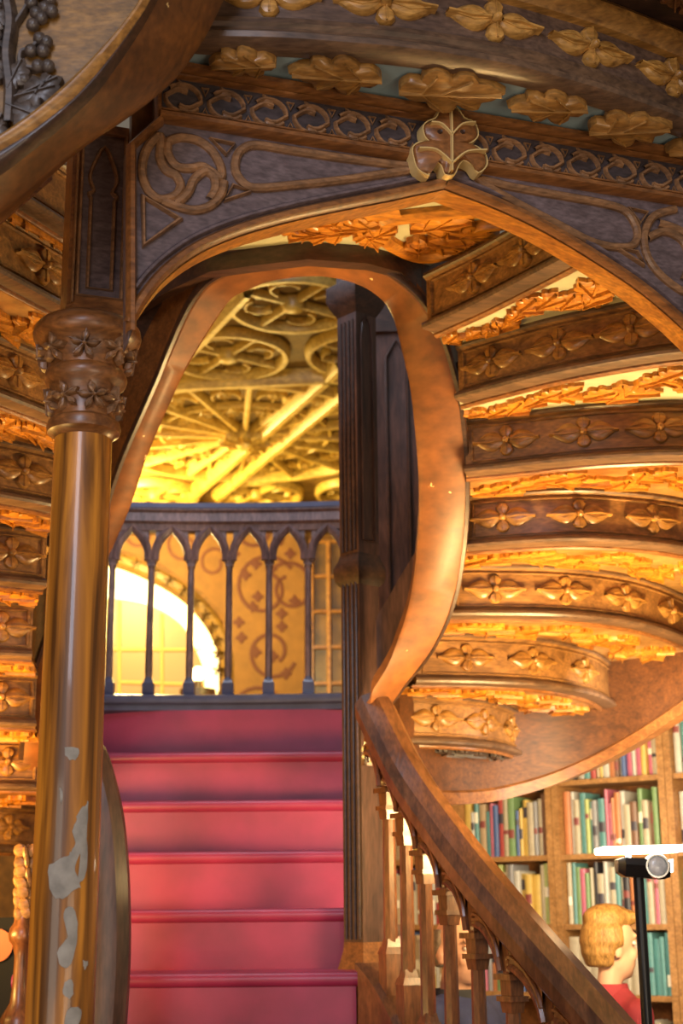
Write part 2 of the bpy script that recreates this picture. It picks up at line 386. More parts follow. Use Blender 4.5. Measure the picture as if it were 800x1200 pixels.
# the ribbon: inner string bottoms of both flights joining in an arch
rb = [(437, 846, 5.10), (452, 815, 5.08), (484, 765, 5.00), (508, 700, 4.86), (519, 600, 4.66), (514, 500, 4.49), (501, 430, 4.40), (478, 368, 4.33), (440, 331, 4.29), (385, 314, 4.27), (325, 317, 4.27)]
lb = [(325, 317, 4.27), (282, 330, 4.29), (250, 352, 4.34), (215, 412, 4.46), (186, 475, 4.56), (158, 540, 4.66), (134, 610, 4.78), (100, 685, 4.91), (70, 745, 5.02), (52, 800, 5.12), (42, 860, 5.25), (36, 920, 5.38)]
full = cat([PY(*p) for p in rb+lb[1:]], 8); ns = (len(rb)-1)*8
def ribprof(t):
    w = .082; h = .30
    h = .055
    w = .080-.038*max(0, min(1, (t-.52)*8))
    return [(-w, .012), (-w+.012, 0), (w-.012, 0), (w, .012), (w, h), (w-.02, h+.01), (-w+.02, h+.01), (-w, h)]
seg_r = full[:ns+1]; seg_l = full[ns:]
def sweepseg(seg, t0, t1, name, parent, dz=0, prof=None, mat=W_RIB):
    mb = MB(); N = len(full)-1
    rows = []
    for i, p in enumerate(seg):
        gi = int(round(t0*N))+i; t = full[min(gi+1, N)]-full[max(gi-1, 0)]; t.z = 0; t.normalize(); lat = Vector((t.y, -t.x, 0))
        rows.append([p+lat*a+Vector((0, 0, b+dz)) for a, b in (prof or ribprof)(gi/N)])
    mb.grid(rows, True, True); return part(name, mb, mat, parent)
fr = ns/(len(full)-1)
def lippr(t):
    w = .085-.02*max(0, min(1, (t-.5)*6)); return [(-w-.012, .004), (-w+.006, -.006), (-w+.012, .03), (-w-.012, .03)]
def lippl(t):
    return lippr(t)
sr = sweepseg(seg_r, 0, fr, 'inner_string', rf); sl = sweepseg(seg_l, fr, 1, 'inner_string', lf)
def boardprof(t):
    w = .080-.038*max(0, min(1, (t-.52)*8)); m = math.exp(-((t-.5)/.13)**2); h = .36*(1-m)+.07*m
    if t < .5: h += .16*math.exp(-((t-.22)/.12)**2)
    return [(-w+.004, .05), (-w+.03, .05), (-w+.03, h), (-w+.004, h)]
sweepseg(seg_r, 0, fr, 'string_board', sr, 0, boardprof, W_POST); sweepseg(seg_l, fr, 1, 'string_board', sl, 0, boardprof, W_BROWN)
def lip(t):
    w = .080-.038*max(0, min(1, (t-.52)*8)); return [(-w-.010, .012), (-w-.006, .002), (-w+.006, .002), (-w+.006, .03), (-w-.010, .03)]
sweepseg(seg_r, 0, fr, 'edge_bead', sr, 0, lip, W_DARK); sweepseg(seg_l, fr, 1, 'edge_bead', sl, 0, lip, W_DARK)
# raised carved panel on the inner face of the right string
mb = MB(); N = len(full)-1
def innermap(u, v, d):
    x = min(max(u, 0), ns)
    i = min(int(x), ns-1); q = x-i; p = full[i].lerp(full[i+1], q); t = full[min(i+1, N)]-full[max(i-1, 0)]; t.z = 0; t.normalize(); lat = Vector((t.y, -t.x, 0))
    return p - lat*(.076+d) + Vector((0, 0, v))
for v in (.085, .12, .27): mb.ridge(innermap, [(k, v) for k in range(4, 44)], .016, .012)
for k in range(6, 40, 6): mb.dome(innermap, [(k+2.0*cos(a*pi/6), .19+.045*sin(a*pi/6)) for a in range(12)], (k, .19), .018)
part('carved_border', mb, W_DARK, sr)

# soffit behind the arch (pale with orange leaf scrolls)
def zpoly(name, parent, px, z, mat, th=.02):
    mb = MB(); pts = [PZ(x, y, z) for x, y in px]; n = len(pts)
    mb.add(pts+[p+Vector((0, 0, th)) for p in pts], [tuple(range(n)), tuple(range(2*n-1, n-1, -1))]+[(i, (i+1) % n, n+(i+1) % n, n+i) for i in range(n)])
    return part(name, mb, mat, parent)
ZS = 3.60
ls = thing('landing_ceiling', PZ(450, 270, ZS), 'pale painted soffit with orange leaf scrolls under the arch crown', 'soffit')
zpoly('soffit_board', ls, [(225, 190), (205, 300), (225, 296), (300, 291), (360, 284), (430, 289), (503, 312), (560, 282), (600, 262), (720, 200), (800, 190), (700, 175), (520, 150)], ZS, CREAM)
c0 = PZ(500, 262, ZS)
def smap(px, py):
    p = PZ(px, py, ZS); return (p.x-c0.x, p.y-c0.y)
mp = lambda u, v, d: Vector((c0.x+u, c0.y+v, ZS-d))
mf = MB()
mf.ridge(mp, cat2([smap(*q) for q in [(560, 243), (505, 247), (455, 254), (444, 268), (460, 284), (495, 297), (540, 290)]], 8), .055, .03)
mf.ridge(mp, cat2([smap(*q) for q in [(590, 258), (560, 262), (550, 272)]], 6), .04, .03)
for q, l, a in [((480, 262), .20, -.3), ((500, 276), .2, .3), ((525, 268), .16, .1), ((520, 285), .18, .2), ((490, 292), .12, -1.6), ((545, 280), .14, .2)]:
    leaf(mf, mp, smap(*q), l, a, .03, .9)
for q, l, a in [((415, 262), .2, 2.9), ((425, 262), .14, 1.2), ((400, 258), .15, -2.2), ((375, 262), .12, 2.6), ((430, 272), .13, -.8), ((445, 256), .15, 3.0)]:
    leaf(mf, mp, smap(*q), l, a, .03, .9)
mf.ridge(mp, [smap(330, 268), smap(400, 256), smap(470, 246)], .06, .02)
part('leaf_scroll', mf, W_FRET, ls)
# string face before the ribbon crown; its shade is put in as dark wood
mb = MB(); bp = [(150, 352), (195, 322), (245, 298), (300, 290), (360, 283), (430, 288), (470, 299), (503, 312), (520, 340)]
bt = [PZ(x, y, ZS) for x, y in bp]
mb.grid([[p, p-Vector((0, 0, .06 if i < 7 else .16)), p+Vector((0, .05, -.06 if i < 7 else -.16)), p+Vector((0, .05, 0))] for i, p in enumerate(bt)], True, True)
part('shaded_beam', mb, W_DARK, ls)
# filler boards above the ribbon (left side, behind the column)
mb = MB(); a = cat([PY(*p) for p in lb[:8]], 6); 
mb.grid([[p+Vector((-.03, .06, .05)), p+Vector((-.22, .10, .22))] for p in a]); mb.grid([[p+Vector((-.03, .10, .05)), p+Vector((-.22, .14, .22))] for p in a])
part('side_board', mb, W_DARK, lf)

# ------------------------------------------------------------------ the arch with frieze
A0 = PZ(215, 78, 3.5); A1 = PZ(800, 180, 3.5); Au = (A1-A0); Au.z = 0; Au.normalize(); An = Vector((Au.y, -Au.x, 0))
if An.y > 0: An = -An
AO = PPL(520, 200, A0, An)
def apx(px, py):
    p = PPL(px, py, A0, An)-AO; return (p.dot(Au), p.z)
amap = lambda u, v, d: AO + Au*u + Vector((0, 0, v)) + An*d
arch = thing('wooden_arch', (AO.x, AO.y, 0), 'broad carved wooden arch with scroll frieze and gilt leaf crest at its crown', 'arch')
under_l = cat2([apx(*q) for q in [(150, 402), (156, 384), (170, 356), (195, 325), (232, 297), (280, 276), (340, 259), (400, 246), (460, 234), (520, 221)]], 5)
under_r = cat2([apx(*q) for q in [(520, 221), (580, 244), (640, 273), (700, 309), (750, 343), (800, 386), (840, 430), (862, 480), (872, 530)]], 5)
under = under_l + under_r[1:]
top = [apx(900, 197), apx(520, 131), apx(215, 78), apx(185, 73)]
outl = under + [apx(905, 530), apx(905, 197)] + top[1:] + [apx(185, 140), apx(150, 172)]
mb = MB(); mb.plate(amap, outl, -.06, 0); part('arch_board', mb, W_PURPLE, arch, smooth=20)
mb = MB(); mb.plate(amap, [apx(160, 172), apx(160, 112), apx(192, 60), apx(192, 165)], -.09, -.062); part('corner_board', mb, W_SOFF, arch)
# mouldings on the face
mm = MB()
def offset(pts, dv): 
    o = []
    for i, (u, v) in enumerate(pts):
        a = pts[max(i-1, 0)]; b = pts[min(i+1, len(pts)-1)]; l = hypot(b[0]-a[0], b[1]-a[1]) or 1; o.append((u-(b[1]-a[1])/l*dv, v+(b[0]-a[0])/l*dv))
    return o
for side in (under_l, under_r):
    mm.ridge(amap, offset(side[5:] if side is under_l else side, .012), .026, .022)
mo2 = MB()
for side in (under_l, under_r): mo2.ridge(amap, offset(side[11:] if side is under_l else side, .037), .014, .012)
part('intrados_trim', mo2, W_PURPLE, arch)
ft = [apx(185, 73), apx(520, 131), apx(900, 197)]; fb = [apx(185, 142), apx(520, 195), apx(900, 257)]
def line(a, b, n=2): return [(a[0]+(b[0]-a[0])*k/(n-1), a[1]+(b[1]-a[1])*k/(n-1)) for k in range(n)]
mm.ridge(amap, [(u, v-.012) for u, v in ft], .028, .032); mm.ridge(amap, [(u, v-.032) for u, v in ft], .012, .018)
mm.ridge(amap, [(u, v+.008) for u, v in fb], .026, .03)
mm.ridge(amap, [(u, v+.028) for u, v in fb], .01, .014)
mm.ridge(amap, [apx(153, 392), apx(153, 174), apx(187, 144)], .022, .028)
mm.ridge(amap, [apx(185, 73), apx(185, 142)], .016, .02)
# soffit lining board of the arch
part('arch_moulding', mm, W_BROWN, arch)
mb = MB(); mb.grid([[amap(u, v-.004, .0), amap(u, v-.004, -.064)] for u, v in under]); part('arch_lining', mb, W_FRET, arch)
# frieze scrolls
mb = MB(); mb.plate(amap, [apx(190, 88), apx(520, 142), apx(905, 208), apx(905, 246), apx(520, 186), apx(190, 133)], -.002, .003); part('frieze_ground', mb, W_INK, arch)
def frieze_pt(px):
    t = (px-185)/(900-185); a = apx(px, 73+(197-73)*t+18); b = apx(px, 142+(257-142)*t-8); return ((a[0]+b[0])/2, (a[1]+b[1])/2)
u0 = frieze_pt(214)[0]; u1 = frieze_pt(850)[0]; nU = 14
for k in range(nU):
    u = u0+.103*k; t = (u-u0)/(u1-u0)
    pa, pb = frieze_pt(214), frieze_pt(850); v = pa[1]+(pb[1]-pa[1])*t
    if abs(u-apx(520, 175)[0]) < .06: continue
    R = .042; mf = MB()
    for s0 in (0, pi):
        # a comma: outer arc that hooks back in
        pts = [(u+R*cos(s0+2.5-k2*.32), v+R*.86*sin(s0+2.5-k2*.32)) for k2 in range(9)]
        pts += [(u+R*.62*cos(s0-.2-k2*.5)+0.006*cos(s0), v+R*.55*sin(s0-.2-k2*.5)) for k2 in range(1, 5)]
        mf.ridge(amap, pts, .012, .014)
        c = (u+R*.38*cos(s0+.9), v+R*.38*sin(s0+.9))
        mf.dome(amap, rot2(lens(.046, .013), s0+2.2, c), (c[0]+.02*cos(s0+2.2), c[1]+.02*sin(s0+2.2)), .012)
    for sg in (1, -1): mf.ridge(amap, [(u+.043, v+sg*.036), (u+.060, v+sg*.036), (u+.0515, v+sg*.017)], .006, .009, closed=True)
    part('frieze_scroll', mf, W_ARCHRIDGE, arch)

# spandrel tracery
mt = MB()
def rpx(mbx, pts, w=.022, h=.014, closed=False, sm=5): mbx.ridge(amap, cat2([apx(*q) for q in pts], sm, closed), w, h, closed)
# left wheel of mouchettes, centre (217,207) radius ~47x44
rpx(mt, [(186, 160), (172, 175), (166, 200), (172, 222), (186, 234), (203, 231), (211, 220), (206, 207), (194, 200), (187, 186), (188, 170)], closed=True)
rpx(mt, [(200, 165), (213, 162), (232, 166), (248, 178), (258, 196), (258, 210), (247, 202), (236, 196), (222, 198), (207, 196), (197, 183), (196, 170)], closed=True)
rpx(mt, [(262, 214), (258, 230), (244, 243), (225, 247), (205, 242), (190, 236)])
rpx(mt, [(205, 240), (219, 228), (227, 211), (240, 202), (250, 208), (252, 222), (245, 235)])
mt.ridge(amap, [apx(*q) for q in [(167, 232), (210, 258), (168, 288)]], .018, .014, True)
mt.ridge(amap, [apx(*q) for q in [(246, 164), (274, 170), (264, 182)]], .010, .012, True)
mt.ridge(amap, [apx(*q) for q in [(272, 218), (292, 226), (262, 236)]], .010, .012, True)
rpx(mt, [(283, 176), (300, 171), (345, 178), (400, 186), (455, 193), (487, 198), (440, 206), (390, 213), (340, 218), (305, 221), (288, 218), (276, 203), (276, 187)], closed=True)
# right side
rpx(mt, [(560, 212), (600, 220), (650, 229), (700, 238), (728, 246), (740, 258), (746, 275), (740, 288), (720, 290), (690, 283), (650, 262), (600, 236)], closed=True)
rpx(mt, [(790, 246), (765, 254), (754, 275), (757, 300), (772, 322), (795, 340), (812, 346)])
rpx(mt, [(757, 280), (778, 272), (800, 285), (806, 310), (800, 330)])
rpx(mt, [(770, 262), (790, 268), (812, 280)])
mt.ridge(amap, [apx(*q) for q in [(735, 245), (757, 250), (748, 263)]], .010, .012, True)
mt.ridge(amap, [apx(*q) for q in [(745, 296), (753, 312), (722, 292)]], .010, .012, True)
part('spandrel_tracery', mt, W_ARCHRIDGE, arch)
# leaf crest
cr = [(517, 131), (528, 137), (536, 148), (548, 154), (552, 168), (545, 176), (535, 180), (549, 181), (560, 190), (562, 203), (552, 212), (545, 203), (535, 198), (529, 204), (524, 214),
      (513, 214), (509, 204), (500, 199), (492, 206), (495, 215), (482, 208), (477, 195), (476, 182), (486, 176), (497, 178), (490, 170), (488, 158), (494, 152), (503, 148), (508, 138)]
ol = cat2([apx(*q) for q in cr], 3, True); cc = apx(518, 180)
mc = MB(); mc.dome(amap, ol, cc, .058, .02, rings=((1, 0), (1.0, .62), (.93, .8), (.7, .95), (.35, 1.0)))
crest = part('leaf_crest', mc, W_BROWN, arch, label='shiny brown leaf crest with gold veins')
mg = MB(); mg.ridge(amap, offset(ol+[ol[0]], 0), .007, .044, base=.01)
for pts in ([(518, 214), (518, 175), (517, 137)], [(518, 205), (535, 192), (558, 190)], [(518, 205), (500, 190), (480, 188)], [(518, 172), (530, 160), (545, 158)], [(518, 172), (506, 160), (494, 158)]):
    mg.ridge(amap, cat2([apx(*q) for q in pts], 5), .009, .066, base=.03)
part('gold_vein', mg, GOLDLINE, crest)
me_ = MB()
for q in ((505, 168), (531, 168)):
    c = apx(*q); me_.dome(amap, [(c[0]+.011*cos(k*pi/6), c[1]+.011*sin(k*pi/6)) for k in range(12)], c, .062, .03)
part('pierced_hole', me_, W_DARK, crest)

# ------------------------------------------------------------------ upper band over the arch and leaf soffit
ZB = 3.5
cb = Curve(cat([PZ(x, y, ZB) for x, y in [(175, 50), (212, 53), (250, 56), (330, 58), (400, 63), (460, 68), (520, 76), (590, 88), (650, 103), (720, 124), (800, 153), (880, 186), (960, 225)]], 8))
ub = thing('landing_edge', (PZ(520, 76, ZB).x, PZ(520, 76, ZB).y, 0), 'sweeping carved band of flowers above the arch at the top edge', 'stair landing')
mp = cb.map(); us = [cb.L*k/70 for k in range(71)]
mb = MB(); mb.grid([[mp(u, v, d) for v, d in ((.07, .0), (.215, .0), (.215, -.025), (.01, -.025))] for u in us]); bnd = part('riser', mb, W_BAND, ub)
mb = MB()
mb.grid([[mp(u, v, d) for v, d in ((0, -.03), (0, .012), (.012, .030), (.026, .032), (.034, .022), (.044, .020), (.052, .028), (.066, .026), (.078, .004))] for u in us])
part('moulding', mb, W_MOULD, ub)
mb = MB(); mb.grid([[mp(u, v, d) for v, d in ((.195, .0), (.2, .018), (.212, .026), (.225, .044), (.245, .05), (.26, .04), (.262, -.03))] for u in us]); part('moulding', mb, W_GILT, ub)
fu = [cb.u_at_px(*q) for q in ((310, 57), (443, 66), (572, 85), (690, 114), (790, 149))]; mfu = (fu[-1]-fu[0])/4
for k in range(0, 6):
    mf = MB(); flower(mf, mp, fu[0]+mfu*k, .137, mfu*.46, .056, .02); part('carved_flower', mf, W_GOLD, bnd)
# soffit strip between band and arch
mb = MB(); n = 40; pa = resample(cb.p, n+1); pb = [amap(x, 0, -.02) for x in [apx(100, 60)[0]+(apx(960, 200)[0]-apx(100, 60)[0])*k/n for k in range(n+1)]]
for p in pb: p.z = ZB+.012
pa = [Vector((p.x, p.y, ZB+.012)) for p in pa]
mb.grid([[a, b] for a, b in zip(pa, pb)]); mb.grid([[a+Vector((0, 0, .02)), b+Vector((0, 0, .02))] for a, b in zip(pa, pb)])
part('pale_soffit', mb, BLUEPALE, ub)
# hanging leaves
for px, py, l, a in ((284, 66, .16, 2.9), (392, 80, .22, 3.1), (530, 99, .26, -.12), (640, 118, .20, 3.0), (738, 143, .22, -.25), (825, 168, .22, 2.9)):
    c = PZ(px, py, ZB+.0); 
    def lmap(u, v, d, c=c, a=a): return Vector((c.x+u, c.y+v*.62+u*.17-d*.35, ZB-.004-v*.16-d*.93))
    ml = MB(); leaf(ml, lmap, (-cos(a)*l*.5, -sin(a)*l*.5), l, a, .034, .95); part('hanging_leaf', ml, W_GILT, ub, smooth=45)
# the next step beyond, nearer and higher
ZC = 3.765
mb = MB(); pa2 = [mp(u, .262, -.03) for u in us]; pb2 = [mp(u, .262, .26) for u in us]
mb.grid([[a, b] for a, b in zip(pa2, pb2)]); mb.grid([[a+Vector((0, 0, .03)), b+Vector((0, 0, .03))] for a, b in zip(pa2, pb2)]); part('upper_soffit', mb, W_DARK, ub)
mf = MB(); fret(mf, lambda u, v, d: mp(u, .262-d, .07+v), cb.L, .16, .025, 5); part('leaf_carving', mf, W_BROWN, ub)

# ------------------------------------------------------------------ round column
CX = PY(98, 505, 3.2); cx, cy = CX.x, CX.y
col = thing('round_post', (cx, cy, 0), 'tall round brown column with flaking paint and flowered capital', 'column')
def zc(py): return PY(100, py, 3.2).z
mb = MB(); mb.lathe((cx, cy, 0), [(.12, 0), (.12, .1), (.1, .14), (.078, .17), (.0735, .3), (.072, 1.2), (.0695, 2.0), (.0665, 2.5), (.0655, zc(512))], 40)
# marbled paint with flaking patches
m, nt, b = newmat('marbled_brown_paint'); N_ = nt.nodes; L_ = nt.links
tc = N_.new('ShaderNodeTexCoord'); mpn = N_.new('ShaderNodeMapping'); mpn.inputs['Scale'].default_value = (9, 9, .55); L_.new(tc.outputs['Object'], mpn.inputs['Vector'])
n1 = N_.new('ShaderNodeTexNoise'); n1.inputs['Scale'].default_value = 2.6; n1.inputs['Detail'].default_value = 5; n1.inputs['Distortion'].default_value = .6; L_.new(mpn.outputs['Vector'], n1.inputs['Vector'])
cr_ = N_.new('ShaderNodeValToRGB'); e = cr_.color_ramp.elements; e[0].position = .36; e[0].color = (.10, .034, .004, 1); e[1].position = .60; e[1].color = (.60, .235, .022, 1)
x = e.new(.48); x.color = (.33, .12, .012, 1); L_.new(n1.outputs['Fac'], cr_.inputs['Fac'])
L_.new(cr_.outputs['Color'], b.inputs['Base Color']); b.inputs['Roughness'].default_value = .42; b.inputs['Coat Weight'].default_value = .45; b.inputs['Coat Roughness'].default_value = .07
shaft = part('shaft', mb, m, col)
# flaked patches: thin shells on the shaft following the bare areas
def cyl(px, py, r=None):
    """angle and height on the shaft for a point of the column front"""
    z = zc(py); hw = 41-(1200-py)*7/700.; cxp = 71+(1200-py)*27/700.
    s_ = max(-1, min(1, (px-cxp)/hw)); return (math.asin(s_), z)
def colmap(u, v, d):
    ks = [(.3, .0735), (1.2, .072), (2.0, .0695), (2.5, .0665), (3.0, .065)]
    for (za, ra), (zc_, rc_) in zip(ks, ks[1:]):
        if za <= v <= zc_: r = ra+(rc_-ra)*(v-za)/(zc_-za)+d
    return Vector((cx+r*sin(u), cy-r*cos(u), v))
mp_ = MB(); rnd = random.Random(3)
for poly in ([(84, 1005), (66, 1015), (65, 1035), (70, 1050), (82, 1053), (94, 1045), (101, 1040), (98, 1028), (95, 1018), (100, 1000), (97, 985), (94, 995), (90, 1000)],
             [(98, 955), (106, 945), (109, 940), (108, 960), (107, 985), (108, 1010), (103, 1034), (98, 1030), (101, 1010), (98, 995), (92, 975), (96, 965)],
             [(86, 1062), (95, 1066), (98, 1090), (95, 1115), (88, 1132), (78, 1128), (77, 1112), (86, 1105), (88, 1085), (82, 1075)],
             [(104, 1125), (108, 1127), (106, 1135), (104, 1132)], [(84, 1150), (92, 1146), (94, 1160), (90, 1168), (83, 1162)],
             [(88, 1180), (98, 1178), (102, 1186), (96, 1205), (86, 1215), (84, 1195)], [(84, 880), (94, 878), (100, 884), (95, 893), (86, 892)], [(78, 925), (82, 935), (79, 945)]):
    ol = [cyl(*q) for q in poly]; ol = cat2(ol, 3, True)
    ol = [(u+rnd.uniform(-.02, .02), v+rnd.uniform(-.003, .003)) for u, v in ol]
    c = (sum(p[0] for p in ol)/len(ol), sum(p[1] for p in ol)/len(ol)); mp_.dome(colmap, ol, c, .0022, -.002, rings=((1, 0), (.98, .8), (.7, 1.0), (.4, 1.0)))
part('flaked_patch', mp_, CHIP, shaft, label='bare grey plaster where the paint has flaked')
zb = zc
mb = MB(); mb.lathe((cx, cy, 0), [(.066, zb(516)), (.072, zb(512)), (.083, zb(509)), (.086, zb(503)), (.083, zb(497)), (.072, zb(493)), (.072, zb(485)), (.077, zb(468)), (.084, zb(456)), (.093, zb(452)), (.097, zb(446)), (.094, zb(440)), (.088, zb(437)), (.092, zb(424)), (.103, zb(412)), (.115, zb(406)), (.124, zb(402)), (.127, zb(396)), (.124, zb(389)), (.115, zb(384)), (.105, zb(381)), (.07, zb(379))], 40)
cap = part('capital', mb, W_BROWN, col)
def star(mb, mp, u, v, R, h, a0=pi/2):
    for k in range(5):
        a = a0+2*pi*k/5; ol = rot2([(0, 0), (R*.4, R*.20), (R*.65, R*.24), (R, 0), (R*.65, -R*.24), (R*.4, -R*.20)], a, (u, v)); mb.dome(mp, ol, (u+cos(a)*R*.55, v+sin(a)*R*.55), h)
        mb.ridge(mp, rot2([(0, 0), (R*.9, 0)], a, (u, v)), R*.08, h*1.2)
    mb.dome(mp, [(u+R*.14*cos(k*pi/4), v+R*.14*sin(k*pi/4)) for k in range(8)], (u, v), h*1.5)
for row, (zr, R, rr, ang0) in enumerate(((zb(422), .037, .098, 7), (zb(476), .036, .0765, -22))):
    for k in range(8):
        a = radians(ang0+45*k)
        def fm(u, v, d, a=a, rr=rr, zr=zr): r = rr+d+v*.15; th = a+u/rr; return Vector((cx+r*sin(th), cy-r*cos(th), zr+v))
        mf = MB(); star(mf, fm, 0, 0, R, .014, pi/2+(.2 if row else -.1)); part('carved_flower', mf, W_ARCHRIDGE, cap)
# octagonal pillar on top
pz0 = zb(382); pz1 = PY(110, 143, 3.14).z
PC = PY(112, 300, 3.22); ang = radians(19)
def oct_(hw, ch, z, c=PC):
    R = Matrix.Rotation(ang, 3, 'Z'); pts = [(-hw+ch, -hw), (hw-ch, -hw), (hw, -hw+ch), (hw, hw-ch), (hw-ch, hw), (-hw+ch, hw), (-hw, hw-ch), (-hw, -hw+ch)]
    return [R @ Vector((x, y, 0)) + Vector((c.x, c.y, z)) for x, y in pts]
mb = MB(); mb.grid([oct_(.078, .014, pz0-.01), oct_(.078, .014, pz0+.01), oct_(.072, .014, pz0+.03), oct_(.072, .014, pz1)], True, True); pil = part('pillar_block', mb, W_BROWN, col, smooth=20)
Rz = Matrix.Rotation(ang, 3, 'Z')
def pmap(u, v, d): return Vector((PC.x, PC.y, 0)) + Rz @ Vector((u, -.072-d, 0)) + Vector((0, 0, v))
H0, H1 = pz0+.05, pz1-.03
mb = MB(); mb.plate(pmap, [(-.05, H0), (.05, H0), (.05, H1), (-.05, H1)], -.002, .002); part('panel', mb, W_PURPLE, pil)
mb = MB(); mb.ridge(pmap, [(-.052, H0), (.052, H0), (.052, H1), (-.052, H1)], .010, .012, True)
s = H1-.175
pts = [(-.028, H0+.02), (.028, H0+.02), (.028, s)] + cat2([(.028, s), (.033, s+.012), (.022, s+.022), (.032, s+.05), (.026, s+.085), (.0, s+.14), (-.026, s+.085), (-.032, s+.05), (-.022, s+.022), (-.033, s+.012), (-.028, s)], 3)
mb.ridge(pmap, pts, .010, .012, True)
for u in (-.062, .062): mb.ridge(pmap, [(u, H0-.02), (u, H1+.02)], .006, .01)
part('lancet_frame', mb, W_ARCHRIDGE, pil)

# the matching column under the right end of the arch
def copy_tree(o, parent=None):
    c = o.copy(); C.objects.link(c)
    if parent is not None: c.parent = parent
    for ch in list(o.children): copy_tree(ch, c)
    return c
col2 = copy_tree(col); p = amap(apx(905, 400)[0]+.075, 0, -.03); col2.location = (p.x, p.y, 0)
col2['label'] = 'round brown column under the right end of the wooden arch'
# ------------------------------------------------------------------ big curved string at the upper left
def PL(seq, Y): return cat([PY(x, y, Y-.33) for x, y in seq], 6)
EA = PL([(320, -130), (288, -60), (262, 0), (240, 44), (211, 86), (182, 114), (146, 141), (100, 172), (58, 208), (0, 262), (-70, 315), (-140, 360)], 3.13)
EB = PL([(240, -130), (212, -60), (185, 0), (160, 44), (130, 88), (113, 110), (90, 133), (65, 156), (32, 182), (0, 206), (-70, 250), (-140, 285)], 2.92)
EC = PL([(230, -130), (202, -60), (176, 0), (154, 34), (128, 68), (108, 92), (85, 116), (58, 138), (28, 160), (0, 177), (-70, 218), (-140, 260)], 2.89)
ED = PL([(216, -130), (188, -60), (163, 0), (138, 36), (110, 66), (92, 84), (70, 104), (42, 128), (18, 146), (0, 158), (-70, 200), (-140, 235)], 2.90)
big = thing('curved_string', (EB[30].x, EB[30].y, 0), 'huge curved stair string with gilded moulding and carved vine in the top left', 'stair string')
back_ = [p+Vector((0, .04, .06)) for p in EA]
mb = MB(); mb.grid([[a, a.lerp(b, .5)+Vector((.012, 0, -.012)), b] for a, b in zip(EA, EB)]); mb.grid([[a, a+Vector((-.1, .1, .3))] for a in EA]); part('string_soffit', mb, W_SOFF, big)
def bulge(A, B, k, depth):
    rows = []
    for a, b in zip(A, B): rows.append([a.lerp(b, q) + Vector((0, -depth*sin(pi*q), 0)) for q in [j/k for j in range(k+1)]])
    return rows
mb = MB(); mb.grid(bulge(EB, EC, 6, .012)); part('dark_moulding', mb, W_DARK, big)
mb = MB(); mb.grid(bulge(EC, ED, 6, .02)); part('gilded_moulding', mb, W_GILT, big)
ZP = 2.60
mb = MB(); far = [PY(-200, -200+k*0, ZP) for k in range(len(ED))]
mb.grid([[p, Vector((p.x, ZP, p.z)), Vector((q.x, ZP+.0, q.z))] for p, q in zip(ED, [PY(-160, -160, ZP)]*len(ED))]); pnl = part('panel', mb, W_OAK, big)
vm = lambda u, v, d: Vector((0, ZP, 0)) + Vector((u, -d, v))
def vpx(px, py): p = PY(px, py, ZP); return (p.x, p.z)
mv = MB()
mv.ridge(vm, cat2([vpx(*q) for q in [(12, 150), (14, 110), (10, 70), (14, 30), (8, -10), (10, -50)]], 6), .03, .03)
mv.ridge(vm, cat2([vpx(*q) for q in [(14, 112), (24, 88), (26, 66), (38, 62), (46, 52)]], 6), .014, .02)
mv.ridge(vm, cat2([vpx(*q) for q in [(26, 80), (38, 84), (54, 82)]], 6), .012, .02)
mv.ridge(vm, cat2([vpx(*q) for q in [(14, 40), (26, 22), (36, 4), (42, -20)]], 6), .012, .02)
for q in [(48, 50), (56, 54), (52, 64), (38, 64), (46, 82), (58, 82), (44, 20), (54, 14), (50, 26), (40, 34), (38, 8), (48, -4), (60, 4), (62, 18), (36, -14), (30, 98)]:
    c = vpx(*q); mv.ellip(vm(c[0], c[1], .014), (.014, .014, .014), 10, 8)
for q, l, a in [((6, 10), .12, 1.8), ((8, 40), .1, 2.2), ((4, 64), .1, 2.4), ((2, 100), .1, 2.0), ((10, 130), .12, -.4), ((12, 112), .1, 1.2), ((30, 118), .11, .5), ((6, 142), .1, -2), ((18, -10), .13, .8), ((20, 122), .12, .3), ((44, 118), .07, .9)]:
    leaf(mv, vm, vpx(*q), l*.8, a, .026, .85, vein=False); mv.ridge(vm, rot2([(0, 0), (l*.7, 0)], a, vpx(*q)), .006, .032)
part('vine_carving', mv, W_GRAPE, pnl)
# board under the string at the left edge
mb = MB(); mb.grid([[PY(0-80, 215, 3.3), PY(-80, 330, 3.3)], [PY(0, 200, 3.32), PY(0, 264, 3.32)], [PY(61, 180, 3.36), PY(61, 211, 3.36)]]); part('under_board', mb, W_BROWN, big)

